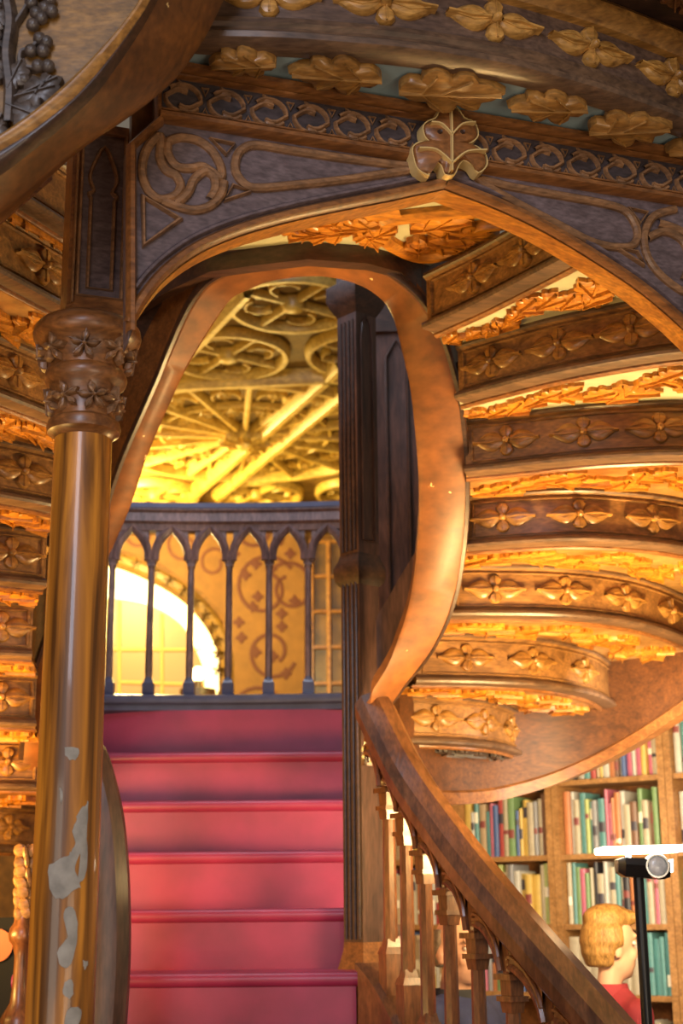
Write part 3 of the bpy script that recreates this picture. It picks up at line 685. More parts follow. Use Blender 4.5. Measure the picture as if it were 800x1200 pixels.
# ------------------------------------------------------------------ red stairs
D0, G = 5.1, .275
nos = [(1140, 5.1), (1065, 5.375), (997, 5.65), (937, 5.925), (880, 6.2), (828, 6.475)]
zs = [PY(270, y, Y).z for y, Y in nos]; rise = zs[0]-zs[1]; rise = abs(rise)
st = thing('red_staircase', (-.45, 4.9, 0), 'straight red painted wooden staircase flight rising to the landing balustrade', 'staircase')
levels = [(zs[k], nos[k][1]) for k in range(6)]
for k in range(1, 7): levels.insert(0, (zs[0]-k*zs[0]/6.6, D0-G*k))
XL = -1.12
for i, (z, Y) in enumerate(levels):
    xr = .13 if i > 6 else .035
    zp = levels[i-1][0] if i else 0
    r_ = MB(); r_.add([(XL, Y+.02, zp-.01), (xr, Y+.02, zp-.01), (xr, Y+.02, z-.012), (XL, Y+.02, z-.012), (XL, Y+.035, zp-.01), (xr, Y+.035, zp-.01), (xr, Y+.035, z-.012), (XL, Y+.035, z-.012)], [(0, 1, 2, 3), (7, 6, 5, 4), (3, 2, 6, 7), (0, 4, 5, 1), (1, 5, 6, 2), (0, 3, 7, 4)])
    part('riser', r_, RED, st)
    if i < len(levels)-1:
        t_ = MB(); R_ = .024; prof = [(Y+.30, z), (Y+R_, z)] + [(Y+R_-R_*sin(a), z-R_+R_*cos(a)) for a in [pi*j/8 for j in range(1, 9)]] + [(Y+.30, z-2*R_)]
        t_.grid([[Vector((x, y, zz)) for y, zz in prof] for x in (XL, xr+.02)], True, True); part('tread', t_, RED, st)
# landing with dark edge
ZL = zs[5]; lt = PY(270, 812, 6.47).z
land = thing('stair_landing', (-.45, 6.47, 0), 'dark blue edged landing slab at the head of the red stairs', 'landing')
def ly(x): return 6.455+.10*(1-((x+.45)/.95)**2)
mb = MB(); xs = [-1.5+2.0*k/20 for k in range(21)]
prof = [(.05, ZL-.03), (.012, ZL-.012), (.012, ZL+.012), (.0, ZL+.02), (-.005, (ZL+lt)/2+.01), (.0, lt-.006), (.015, lt), (.6, lt), (.6, ZL-.03)]
mb.grid([[Vector((x, ly(x)-.06+a, b)) for a, b in prof] for x in xs], True, True); part('slab', mb, SLATE, land)
# balustrade
bal = thing('balustrade', (-.45, 6.55, lt), 'dark gothic balustrade of pointed arches on the landing', 'balustrade')
bpx = [84, 130, 176, 223, 268, 315, 361, 408]; by = lambda px: ly((px-400)*6.5/1700)+.03
def BZ(py): return PY(270, py, 6.53).z
cols = []
for px in bpx:
    p = PY(px, 720, by(px)); x, y = p.x, p.y; cols.append((x, y))
    zA, zB = lt, BZ(655)
    mb = MB(); mb.lathe((x, y, 0), [(.016, zA+.08), (.018, zA+.12), (.0155, zB-.04), (.016, zB-.01)], 8, pi/8); o = part('baluster', mb, W_BALDARK, bal)
    mb = MB(); mb.box((x, y, zA+.03), (.052, .052, .06)); mb.box((x, y, zA+.065), (.05, .05, .02), taper=.7); mb.lathe((x, y, 0), [(.022, zA+.07), (.014, zA+.095)], 8, pi/8); part('base', mb, SLATE, o)
    mb = MB(); mb.box((x, y, zB-.015), (.036, .036, .02)); mb.box((x, y, zB+.004), (.046, .046, .022)); mb.lathe((x, y, 0), [(.013, zB-.05), (.02, zB-.022)], 8, pi/8); part('capital', mb, W_BALDARK, o)
zB = BZ(655)+.012; zt = BZ(617)
for i in range(len(cols)-1):
    (xa, ya), (xb, yb) = cols[i], cols[i+1]; mx_ = (xa+xb)/2; w = xb-xa
    def P(t, v, d=0, xa=xa, xb=xb, ya=ya, yb=yb): return Vector((xa+(xb-xa)*t, ya+(yb-ya)*t-d, v))
    ar = [(0, zB)] + [(.5-.5*cos(a), zB+(BZ(624)-zB)*sin(a)) for a in [pi/2*j/8 for j in range(1, 8)]]
    ar = [(.09, zB-.01), (.09, zB+.02), (.12, zB+.055), (.19, zB+.085), (.30, zB+.112), (.41, zB+.132), (.5, zB+.150)]
    ar = ar + [(1-t, v) for t, v in reversed(ar[:-1])]
    mb = MB(); rows = [[P(t, v, .014), P(t, zt+.02, .014)] for t, v in ar]; mb.grid(rows); mb.grid([[P(t, v, -.014), P(t, zt+.02, -.014)] for t, v in ar]); mb.grid([[P(t, v, .014), P(t, v, -.014)] for t, v in ar])
    mb.tube([P(t, v, .014) for t, v in ar], .021, 6)
    mb.tube([P(.5+(t-.5)*.86, v-.016, .012) for t, v in ar[2:-2]], .008, 6)
    part('arch', mb, W_BALDARK, bal)
xs2 = [-1.4+1.75*k/24 for k in range(25)]
mb = MB(); h1, h2 = BZ(620), BZ(592)
prof = [(-.025, h1), (-.03, h1+.03), (-.045, h1+.04), (-.045, h2-.035), (-.06, h2-.025), (-.06, h2-.006), (-.05, h2), (.05, h2), (.06, h2-.01), (.045, h2-.04), (.03, h1)]
mb.grid([[Vector((x, ly(x)+.03+a, b)) for a, b in prof] for x in xs2], True, True); part('handrail', mb, [W_BALDARK], bal)
mb = MB(); mb.grid([[Vector((x, ly(x)+.03+a, b)) for a, b in ((-.066, h2-.016), (-.066, h2+.008), (.06, h2+.008), (.06, h2-.016))] for x in xs2], True, True); part('rail_cap', mb, SLATE, bal)

# ------------------------------------------------------------------ newel post
PN = PY(424, 900, 5.32); nz0 = PY(424, 1122, 5.25).z
post = thing('newel_post', (PN.x, PN.y, 0), 'tall fluted dark newel post rising beside the red stairs', 'post')
rz = radians(42); RZ = Matrix.Rotation(rz, 3, 'Z')
def sq(h, z): return [Vector((PN.x, PN.y, z)) + RZ @ Vector((a, b, 0)) for a, b in ((-h, -h), (h, -h), (h, h), (-h, h))]
zcol = PY(424, 662, 5.25).z; ztop = PY(424, 340, 5.25).z
mb = MB(); mb.grid([sq(.05, nz0), sq(.05, zcol-.02)], True, True); part('lower_shaft', mb, W_POST, post)
mb = MB(); mb.grid([sq(.052, zcol), sq(.054, ztop)], True, True); up_ = part('upper_shaft', mb, W_POST, post)
# flutes on the left face
for (za, zb_, hh, nm) in ((nz0+.06, zcol-.05, .05, 'fluting'), (zcol+.06, ztop-.12, .053, 'fluting')):
    mb = MB()
    def fl(u, v, d, hh=hh): return Vector((PN.x, PN.y, v)) + RZ @ Vector((-hh-d, u, 0))
    for u in (-.034, -.012, .012, .034): mb.ridge(fl, [(u, za), (u, (za+zb_)/2), (u, zb_)], .014, .008)
    part(nm, mb, W_DARK, post)
mb = MB()
def fr_(u, v, d): return Vector((PN.x, PN.y, v)) + RZ @ Vector((u, -.053-d, 0))
H0, H1 = zcol+.1, ztop-.1
mb.ridge(fr_, [(-.03, H0), (.03, H0), (.03, H1-.1), (.022, H1-.03), (0, H1), (-.022, H1-.03), (-.03, H1-.1)], .01, .008, True); part('lancet_frame', mb, W_POST, up_)
mb = MB(); mb.grid([sq(.052, zcol-.07), sq(.066, zcol-.05), sq(.07, zcol-.02), sq(.07, zcol), sq(.058, zcol+.03), sq(.053, zcol+.05)], True, True); part('collar', mb, W_DARK, post)
mb = MB(); mb.grid([sq(.054, ztop-.09), sq(.075, ztop-.05), sq(.085, ztop-.02), sq(.085, ztop+.04), sq(.056, ztop+.06), sq(.056, ztop+.5)], True, True); part('top_cap', mb, W_DARK, post)
mb = MB(); mb.grid([sq(.075, 0), sq(.075, nz0-.12), sq(.068, nz0-.05), sq(.052, nz0+.02), sq(.05, nz0+.05)], True, True); part('base_block', mb, W_BROWN, post)

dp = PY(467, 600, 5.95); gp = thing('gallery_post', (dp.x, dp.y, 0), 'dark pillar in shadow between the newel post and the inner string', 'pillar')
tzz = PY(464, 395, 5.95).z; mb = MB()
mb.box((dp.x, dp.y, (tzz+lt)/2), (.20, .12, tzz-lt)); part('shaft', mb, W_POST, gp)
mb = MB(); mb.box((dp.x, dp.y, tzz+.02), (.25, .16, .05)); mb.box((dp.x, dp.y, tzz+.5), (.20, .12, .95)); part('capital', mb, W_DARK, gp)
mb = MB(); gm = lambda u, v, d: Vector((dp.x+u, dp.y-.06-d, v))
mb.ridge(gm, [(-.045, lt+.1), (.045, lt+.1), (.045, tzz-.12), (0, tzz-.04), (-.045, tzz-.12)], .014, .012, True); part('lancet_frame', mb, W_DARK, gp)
# ------------------------------------------------------------------ banister beside the steps
ban = thing('banister', (PY(470, 1000, 4.7).x, 4.7, 0), 'sloping wooden banister with gothic arched balusters and polished handrail', 'banister')
caps = [(431, 915, 5.08), (455, 939, 4.96), (475, 969, 4.84), (498, 1013, 4.70), (526, 1060, 4.56), (559, 1111, 4.40), (600, 1160, 4.24), (652, 1222, 4.08), (712, 1290, 3.92), (780, 1365, 3.76)]
CP = [PY(*c) for c in caps]
# handrail: underside line -> polygonal section
rail_px = [(439, 828, 5.07), (455, 862, 4.96), (475, 901, 4.84), (498, 938, 4.70), (526, 977, 4.56), (559, 1021, 4.40), (600, 1071, 4.24), (652, 1131, 4.08), (712, 1199, 3.92), (780, 1276, 3.76)]
railp = cat([PY(*p) for p in rail_px], 6)
mb = MB(); mb.sweep(railp, [(-.058, -.06), (.058, -.06), (.072, -.042), (.076, .005), (.052, .036), (.0, .054), (-.052, .036), (-.076, .005), (-.072, -.042)]); hr = part('handrail', mb, W_RAIL, ban, smooth=25)
mb = MB(); mb.sweep(railp, [(-.03, -.085), (.03, -.085), (.042, -.05), (-.042, -.05)]); part('rail_moulding', mb, W_BALUSTER, hr)
def railz(p):
    b = min(railp, key=lambda q: (q.x-p.x)**2+(q.y-p.y)**2); return b.z-.085
for i, p in enumerate(CP):
    if i == 0: continue
    x, y, zt = p.x, p.y, p.z; zb0 = zt-.53
    mb = MB(); mb.lathe((x, y, 0), [(.022, zb0+.07), (.0235, zb0+.1), (.0205, zt-.05), (.021, zt-.02)], 8, pi/8+.3); o = part('baluster', mb, W_BALUSTER, ban)
    mb = MB(); mb.box((x, y, zb0-.06), (.062, .062, .2), .4); mb.box((x, y, zb0+.05), (.068, .068, .022), .4, .8); mb.box((x, y, zb0+.072), (.05, .05, .03), .4, .75); part('base', mb, W_BALUSTER, o)
    mb = MB(); mb.box((x, y, zt-.045), (.042, .042, .03), .55, 1.2); mb.box((x, y, zt-.023), (.064, .064, .014), .55); mb.box((x, y, zt+.006), (.044, .044, .045), .55, 1.1); mb.box((x, y, zt+.035), (.074, .074, .016), .55); mb.box((x, y, (zt+.05+railz(p))/2), (.036, .036, max(railz(p)-zt-.03, .02)), .4); part('capital', mb, W_BALUSTER, o)
for i in range(len(CP)-1):
    a, b = CP[i], CP[i+1]; d = (b-a); dn = Vector((d.x, d.y, 0)).normalized(); nn = Vector((dn.y, -dn.x, 0))
    def Q(t, h): 
        p = a.lerp(b, t); return p, h
    zr0, zr1 = railz(a), railz(b)
    ts = [.12, .13, .17, .26, .38, .5, .62, .74, .83, .87, .88]; hs = [0, .25, .48, .68, .82, .88, .82, .66, .42, .12, 0]
    lo = []; hi = []
    for t, h in zip(ts, hs):
        p = a.lerp(b, t); zl = a.z+.05+(b.z-a.z)*min(1, max(0, (t-.12)/.76)); zh = zr0+(zr1-zr0)*t
        lo.append(Vector((p.x, p.y, zl+(zh-.012-zl)*h*.9))); hi.append(Vector((p.x, p.y, zh+.01)))
    mb = MB()
    for s_ in (.024, -.024): mb.grid([[l+nn*s_, h+nn*s_] for l, h in zip(lo, hi)])
    mb.grid([[l+nn*.024, l-nn*.024] for l in lo])
    mb.tube([l+nn*.024 for l in lo], .011, 6); mb.tube([l+nn*.028+Vector((0, 0, .028)) for l in lo[1:-1]], .007, 6)
    mid = [lo[0].lerp(lo[-1], .5)]; cen = (lo[0]+lo[-1])/2
    mb.tube([l.lerp(cen, .22)+nn*.004 for l in lo[1:-1]], .007, 6)
    part('arch', mb, W_BALUSTER, ban)
# sloped base string
sp_ = [Vector((p.x, p.y, p.z-.60)) for p in CP]
mb = MB(); mb.sweep(cat(sp_, 4), [(-.05, -.22), (.05, -.22), (.05, -.03), (.06, -.02), (.06, 0), (-.06, 0), (-.06, -.02), (-.05, -.03)]); part('string_board', mb, W_RAIL, ban)

# rounded end board of the opposite banister, behind the column
eb = [(118, 868), (128, 890), (140, 935), (147, 980), (151, 1040), (152, 1100), (150, 1160), (144, 1230), (130, 1300)]
mb = MB(); fr1 = [PY(x, y, 4.55) for x, y in cat2(eb, 4)]
rows = [[p+Vector((-.12, -.02, 0)), p+Vector((-.075, -.035, 0)), p+Vector((-.035, -.03, 0)), p+Vector((-.003, 0, 0)), p+Vector((0, .03, 0)), p+Vector((-.12, .05, 0))] for p in fr1]
mb.grid(rows, True, True)
eo = tag(part('newel_board', mb, W_POST, None, loc=(fr1[-1].x-.1, fr1[-1].y, 0)), 'dark curved wooden board bulging out between round column and red stairs', 'board')

# turned carved baluster behind the column at the left
TB = PY(26, 1100, 4.9)
tb = thing('carved_post', (TB.x, TB.y, 0), 'small turned and carved wooden post at the lower left edge behind the column', 'post')
def tz(py): return PY(26, py, 4.9).z
mb = MB(); mb.lathe((TB.x, TB.y, 0), [(.06, 0), (.06, tz(1195)), (.05, tz(1188)), (.03, tz(1175)), (.024, tz(1150)), (.022, tz(1120)), (.03, tz(1108)), (.042, tz(1102)), (.046, tz(1096)), (.042, tz(1088)), (.03, tz(1082)), (.026, tz(1070))], 16); part('shaft', mb, W_BALUSTER, tb)
mb = MB()
for k in range(7):
    py = 1072-k*12
    for a in (0, 1, 2, 3, 4, 5): mb.ellip((TB.x+.022*cos(a*1.05+k*.8), TB.y+.022*sin(a*1.05+k*.8), tz(py)+.008*(a % 2)), (.010+.006*((a+k) % 3), .012, .024), 8, 6, Matrix.Rotation(.5*sin(a+k), 3, 'Y'))
part('carved_leaves', mb, W_PANEL, tb)

exec_people = True
# ------------------------------------------------------------------ bookcases
B1 = PY(800, 1000, 7.0); B0 = PY(540, 1000, 7.75); B1.z = B0.z = 0
bu = (B1-B0).normalized(); bn = Vector((bu.y, -bu.x, 0)); bn = bn if bn.y < 0 else -bn
def bpos(px): 
    p = PPL(px, 1000, B0, bn); return (p-B0).dot(bu)
def bz(px, py): return PPL(px, py, B0, bn).z
bang = atan2(bu.y, bu.x)
def bmap(u, d, z): return B0 + bu*u + bn*d + Vector((0, 0, z))
shelf_z = [.12, .45, .79, bz(700, 1165), bz(700, 1083), bz(700, 1000), bz(700, 912)]
dz_ = shelf_z[-1]-shelf_z[-2]; shelf_z += [shelf_z[-1]+dz_, shelf_z[-1]+2*dz_]
ups = [bpos(415), bpos(534), bpos(650), bpos(786), bpos(786)+(bpos(786)-bpos(650))]
names = ['bookcase bay at the far left behind the balusters', 'bookcase bay left of the tall lamp beside the handrail', 'bookcase bay directly behind the lamp', 'bookcase bay at the right edge']
cases = []
ordn = ['first', 'second', 'third', 'fourth', 'fifth', 'sixth', 'seventh', 'eighth', 'ninth', 'tenth', 'eleventh', 'twelfth', 'thirteenth', 'fourteenth', 'fifteenth', 'sixteenth', 'seventeenth', 'eighteenth', 'nineteenth', 'twentieth', 'twenty-first', 'twenty-second', 'twenty-third', 'twenty-fourth', 'twenty-fifth']
def bbox(mb, u0, u1, d0, d1, z0, z1):
    vs = [bmap(u, d, z) for z in (z0, z1) for u, d in ((u0, d0), (u1, d0), (u1, d1), (u0, d1))]
    mb.add(vs, [(0, 1, 2, 3), (4, 5, 6, 7), (0, 1, 5, 4), (1, 2, 6, 5), (2, 3, 7, 6), (3, 0, 4, 7)])
for b in range(4):
    u0, u1 = ups[b], ups[b+1]; p = bmap((u0+u1)/2, -.15, 0)
    bc = thing('bookcase', p, ['tall wooden bookcase bay seen between the banister balusters', 'tall wooden bookcase bay between the handrail and the middle upright', 'tall wooden bookcase bay behind the black lamp', 'tall wooden bookcase bay cut off by the right edge'][b], 'bookcase', None); cases.append(bc)
    for u in (u0+.019, u1-.019):
        mb = MB(); bbox(mb, u-.0175, u+.0175, .015, -.27, 0, shelf_z[-1]+.3); part('upright', mb, W_SHELF, bc)
    mb = MB(); bbox(mb, u0+.02, u1-.02, -.255, -.275, 0, shelf_z[-1]+.3); part('back_panel', mb, W_BROWN, bc)
    for z in shelf_z:
        mb = MB(); bbox(mb, u0+.036, u1-.036, .0, -.256, z-.026, z); part('shelf', mb, W_SHELF, bc)
bookcols = {'cream': (.62, .49, .29), 'white': (.68, .62, .50), 'red': (.62, .05, .03), 'orange': (.75, .22, .03), 'yellow': (.85, .52, .03), 'teal': (.10, .36, .34), 'green': (.22, .40, .12), 'blue': (.06, .14, .40), 'pink': (.75, .12, .22), 'brown': (.28, .12, .05), 'black': (.03, .025, .03), 'grey': (.34, .32, .32), 'lime': (.55, .62, .12), 'tan': (.62, .40, .18), 'purple': (.14, .05, .22)}
bmats = {k: flat('book_'+k, tuple(.72*(x*.8+.2*sum(v)/3) for x in v), .45, noise=.08, nsc=40) for k, v in bookcols.items()}
PAPER = flat('book_pages', (.75, .66, .48), .8); bands = [flat('band_light', (.8, .72, .55), .5), flat('band_dark', (.05, .04, .05), .5), flat('band_red', (.22, .05, .04), .5)]
keys = list(bookcols); wts = [20, 17, 9, 9, 8, 5, 4, 3, 4, 5, 3, 5, 3, 11, 2]
def make_book(u, z, w, h, dp, colr, rnd, lean=0, row='', label='', grp=''):
    mb = MB(); o = bmap(u, 0, z)
    def q(a, d, zz): return o + bu*(a+zz*lean) + bn*d + Vector((0, 0, zz))
    def blk(a0, a1, d0, d1, z0, z1, mi): 
        vs = [q(a, d, zz) for zz in (z0, z1) for a, d in ((a0, d0), (a1, d0), (a1, d1), (a0, d1))]
        mb.add(vs, [(0, 1, 2, 3), (4, 5, 6, 7), (0, 1, 5, 4), (1, 2, 6, 5), (2, 3, 7, 6), (3, 0, 4, 7)], mi)
    df = -.02-rnd.random()*.03
    # cover: two boards and a rounded spine; page block inside
    sec = [(0, df-dp), (0, df), (w*.2, df+.004), (w*.5, df+.006), (w*.8, df+.004), (w, df), (w, df-dp)]
    mb.grid([[q(a, d, 0) for a, d in sec], [q(a, d, h) for a, d in sec]], False)
    blk(.001, w-.001, df-.002, df-dp+.004, .004, h-.004, 1)
    if rnd.random() < .6:
        z0 = h*rnd.uniform(.12, .7); z1 = z0+h*rnd.uniform(.06, .22)
        mb.grid([[q(a, d+.0012, z0) for a, d in sec[1:6]], [q(a, d+.0012, z1) for a, d in sec[1:6]]], False, False, 2)
    ob = part('book', mb, [bmats[colr], PAPER, bands[rnd.randrange(3)]], None, loc=o, smooth=40)
    return tag(ob, label, 'book', grp)
rowname = {2: 'lowest visible shelf', 3: 'low shelf', 4: 'shelf level with the heads', 5: 'shelf level with the lamp head', 6: 'shelf above the lamp head', 7: 'shelf near the stair string'}
bayname = ['bay behind the balusters', 'bay beside the handrail', 'bay behind the lamp', 'bay at the right edge']
special = {}
rnd = random.Random(21); nb = 0
for b in range(4):
    rows_ = {0: (3, 4, 5), 1: (3, 4, 5), 2: (2, 3, 4, 5, 6), 3: (3, 4, 5, 6)}[b]
    for r in rows_:
        u = ups[b]+.042; end = ups[b+1]-.042
        if b == 3: end = u+.16
        i = 0; lim = {0: .031, 1: .025, 2: .0225, 3: .025}[b]
        z = shelf_z[r]; maxh = shelf_z[r+1]-z-.04
        prev = None
        while True:
            w = rnd.uniform(lim*.72, lim*1.5); h = min(maxh, rnd.uniform(.225, .31))
            if b == 2 and r == 3 and i < 4: w = .05; 
            if u+w > end or i > 23: break
            c = rnd.choices(keys, wts)[0]
            while c == prev: c = rnd.choices(keys, wts)[0]
            prev = c
            if r in (4, 5) and b == 1 and i in (11, 12): c = 'yellow'
            if r == 5 and b == 2 and i in (3, 4, 5): c = 'teal' if i != 4 else 'lime'
            if r == 5 and b == 2 and i in (8, 9, 10): c = 'pink' if i != 10 else 'orange'
            if r == 3 and b == 2: c = 'cream' if i < 12 else 'teal'
            make_book(u, z, w, h, rnd.uniform(.13, .18), c, rnd, 0, '', '%s book, %s from left, %s, %s' % (c, ordn[i], rowname[r], bayname[b]), 'books on the %s, %s' % (rowname[r], bayname[b]))
            u += w+rnd.uniform(.0005, .003); i += 1; nb += 1
print('books', nb)

# ------------------------------------------------------------------ floor lamp
LY = 4.35; lpos = PY(752, 1100, LY)
lamp = thing('floor_lamp', (lpos.x, lpos.y, 0), 'slim black floor lamp with bright white uplight panel above its head', 'lamp')
hz = PY(752, 1022, LY).z
mb = MB(); mb.lathe((lpos.x, lpos.y, 0), [(.15, 0), (.15, .018), (.03, .03), (.0155, .05), (.0155, hz)], 20); part('pole', mb, BLACK, lamp)
pa, pb = PY(722, 1013, LY), PY(782, 1017, LY); ctr = (pa+pb)/2
mb = MB(); rows = []
for t, s_ in ((0, .65), (.12, 1), (.88, 1), (1, .8)):
    p = pa.lerp(pb, t); rows.append([p+Vector((0, a*s_, c*s_)) for a, c in ((-.05, .02), (-.055, .0), (-.035, -.034), (.035, -.034), (.055, .0), (.05, .02))])
mb.grid(rows, True, True); part('lamp_housing', mb, BLACK, lamp)
LENS = flat('lens_glass', (.75, .75, .72), .15, coat=.6, noise=.2, nsc=60); CHROME = flat('chrome', (.7, .7, .68), .2, 1.0)
c = PY(769, 1015, LY-.04); mb = MB(); n = 20
rows = [[c+Vector((r*cos(2*pi*k/n), d, r*sin(2*pi*k/n))) for k in range(n)] for r, d in ((.034, .04), (.036, -.01), (.034, -.018), (.029, -.018), (.027, -.012))]
mb.grid(rows, True, True); part('lens_ring', mb, CHROME, lamp)
mb = MB(); mb.ellip(c+Vector((0, -.012, 0)), (.027, .010, .027), 20, 10); part('lens', mb, LENS, lamp)
GLOW = flat('glowing_diffuser', (1, .97, .9), .4, emit=(1, .95, .85), es=9)
pa, pb = PY(700, 997, LY), PY(799, 994, LY); mb = MB(); rows = []
for t, s_ in ((0, .7), (.03, .9), (.4, .95), (.6, .95), (.97, .9), (1, .7)):
    p = pa.lerp(pb, t); rows.append([p+Vector((0, a, c_*s_)) for a, c_ in ((-.05, .010), (-.055, 0), (-.05, -.012), (.05, -.012), (.055, 0), (.05, .010))])
mb.grid(rows, True, True); part('diffuser_panel', mb, GLOW, lamp, label='glowing white diffuser panel')
mb = MB(); p = PY(736, 1004, LY); mb.lathe((p.x, p.y, 0), [(.035, p.z-.022), (.03, p.z-.014), (.008, p.z-.006), (.008, p.z+.02)], 12); part('diffuser_stem', mb, GLOW, lamp)
mb = MB(); p0 = PY(782, 1012, LY-.01); p1 = PY(790, 1026, LY)
mb.grid([[p0+Vector((-.02, -.02, .004)), p0+Vector((.015, -.01, .012)), p0+Vector((.01, .03, .012))], [p1+Vector((-.05, -.02, 0)), p1+Vector((-.005, -.01, .01)), p1+Vector((-.01, .03, .01))]]); part('reflector_wing', mb, GLOW, lamp)  # wing only reflects the lamp; its brightness is put in as emission

# ------------------------------------------------------------------ people
SKIN = flat('skin', (.62, .33, .22), .5, noise=.06); SKIN2 = flat('fair_skin', (.72, .42, .30), .5, noise=.05)
def caps(mb, a, b, r1, r2, n=10, flatk=1.0):
    a, b = Vector(a), Vector(b); mb.tube([a, a.lerp(b, .5), b], r1, n, r2=r2); mb.ellip(a, (r1, r1, r1), n, 6); mb.ellip(b, (r2, r2, r2), n, 6)
def remeshed(name, mb, mat, parent, T, vox=.011, smooth=4, label=None):
    mb.v = [tuple(T @ Vector(v)) for v in mb.v]
    o = part(name, mb, mat, parent, smooth=0, label=label)
    m = o.modifiers.new('Remesh', 'REMESH'); m.mode = 'VOXEL'; m.voxel_size = vox; m.use_smooth_shade = True
    if smooth: s = o.modifiers.new('Smooth', 'SMOOTH'); s.iterations = smooth; s.factor = .5
    return o
def hand(mb, w, d, side):
    """wrist w, pointing d"""
    w = Vector(w); d = Vector(d).normalized(); s_ = Vector((0, side, 0)) if abs(d.y) < .8 else Vector((1, 0, 0))
    s_ = (s_-d*s_.dot(d)).normalized(); nrm = d.cross(s_)
    caps(mb, w, w+d*.07, .024, .03)
    for k, (o_, l) in enumerate(((-.03, .062), (-.01, .078), (.011, .082), (.031, .072))):
        b0 = w+d*.075+s_*o_; b1 = b0+d*l*.55; b2 = b1+(d*.7+nrm*.6)*l*.5; caps(mb, b0-d*.02, b1, .0105, .0095, 8); caps(mb, b1, b2, .0095, .008, 8)
    t0 = w+d*.025+s_*.025; t1 = t0+(d*.7+s_*.6)*.05; caps(mb, t0, t1, .013, .011, 8); caps(mb, t1, t1+d*.03, .011, .009, 8)
def person(loc, yaw, H, label, skin, build):
    """local frame: facing -Y, height H*1.75"""
    t = thing('person', loc, label, 'person'); T = Matrix.Translation(loc) @ Matrix.Rotation(yaw, 4, 'Z') @ Matrix.Scale(H, 4)
    g = build
    b = MB(); hz_ = 1.60
    b.ellip((0, .01, hz_+.045), (.077, .098, .105), 18, 12); b.ellip((0, -.022, hz_-.045), (.060, .072, .075), 16, 10); b.ellip((0, -.058, hz_-.088), (.028, .028, .024))
    b.ellip((0, -.098, hz_-.012), (.015, .024, .017)); b.ellip((0, -.090, hz_+.015), (.010, .016, .032))
    for s_ in (1, -1):
        b.ellip((s_*.079, .02, hz_-.005), (.011, .022, .034)); b.ellip((s_*.036, -.066, hz_-.02), (.025, .024, .025)); b.ellip((s_*.03, -.086, hz_+.048), (.028, .012, .010))
    b.ellip((0, -.089, hz_-.052), (.026, .014, .007)); b.ellip((0, -.087, hz_-.063), (.022, .014, .007))
    caps(b, (0, .025, 1.40), (0, .012, 1.54), .058*g, .054*g)
    b.ellip((0, 0, 1.25), (.19*g, .115*g, .22)); b.ellip((0, 0, 1.02), (.16*g, .11*g, .16)); b.ellip((0, .01, .92), (.17*g, .115*g, .13)); b.ellip((0, 0, 1.38), (.15*g, .075, .07))
    for s_ in (1, -1):
        caps(b, (s_*.19*g, .0, 1.38), (s_*.23*g, .01, 1.12), .05*g, .042*g); caps(b, (s_*.23*g, .01, 1.12), (s_*.22*g, -.07, .87), .042*g, .029); hand(b, (s_*.22*g, -.075, .86), (0, -.2, -1), -s_)
        caps(b, (s_*.09, 0, .9), (s_*.095, -.01, .49), .082*g, .055); caps(b, (s_*.095, -.01, .49), (s_*.1, .02, .08), .054, .036); caps(b, (s_*.1, .02, .05), (s_*.11, -.13, .035), .038, .032)
    body = remeshed('body', b, skin, t, T, .009, 3)
    return t, T, body
def eyes(t, T, hz_=1.60):
    for s_ in (1, -1):
        m1 = MB(); m1.ellip((s_*.031, -.079, hz_+.022), (.0125, .010, .009), 12, 8); m1.v = [tuple(T @ Vector(v)) for v in m1.v]; e = part('eye', m1, flat('eye_white', (.75, .7, .66), .3), t)
        m2 = MB(); m2.ellip((s_*.031, -.087, hz_+.022), (.0055, .004, .0055), 10, 6); m2.v = [tuple(T @ Vector(v)) for v in m2.v]; part('iris', m2, flat('dark_iris', (.05, .03, .02), .2), e)
        m3 = MB(); caps(m3, (s_*.016, -.094, hz_+.043), (s_*.046, -.085, hz_+.044), .005, .004, 6); m3.v = [tuple(T @ Vector(v)) for v in m3.v]; part('eyebrow', m3, flat('brow_brown', (.12, .07, .04), .7), t)
        m4 = MB(); m4.ellip((s_*.031, -.083, hz_+.030), (.0145, .009, .005), 12, 6); m4.v = [tuple(T @ Vector(v)) for v in m4.v]; part('eyelid', m4, SKIN, t)
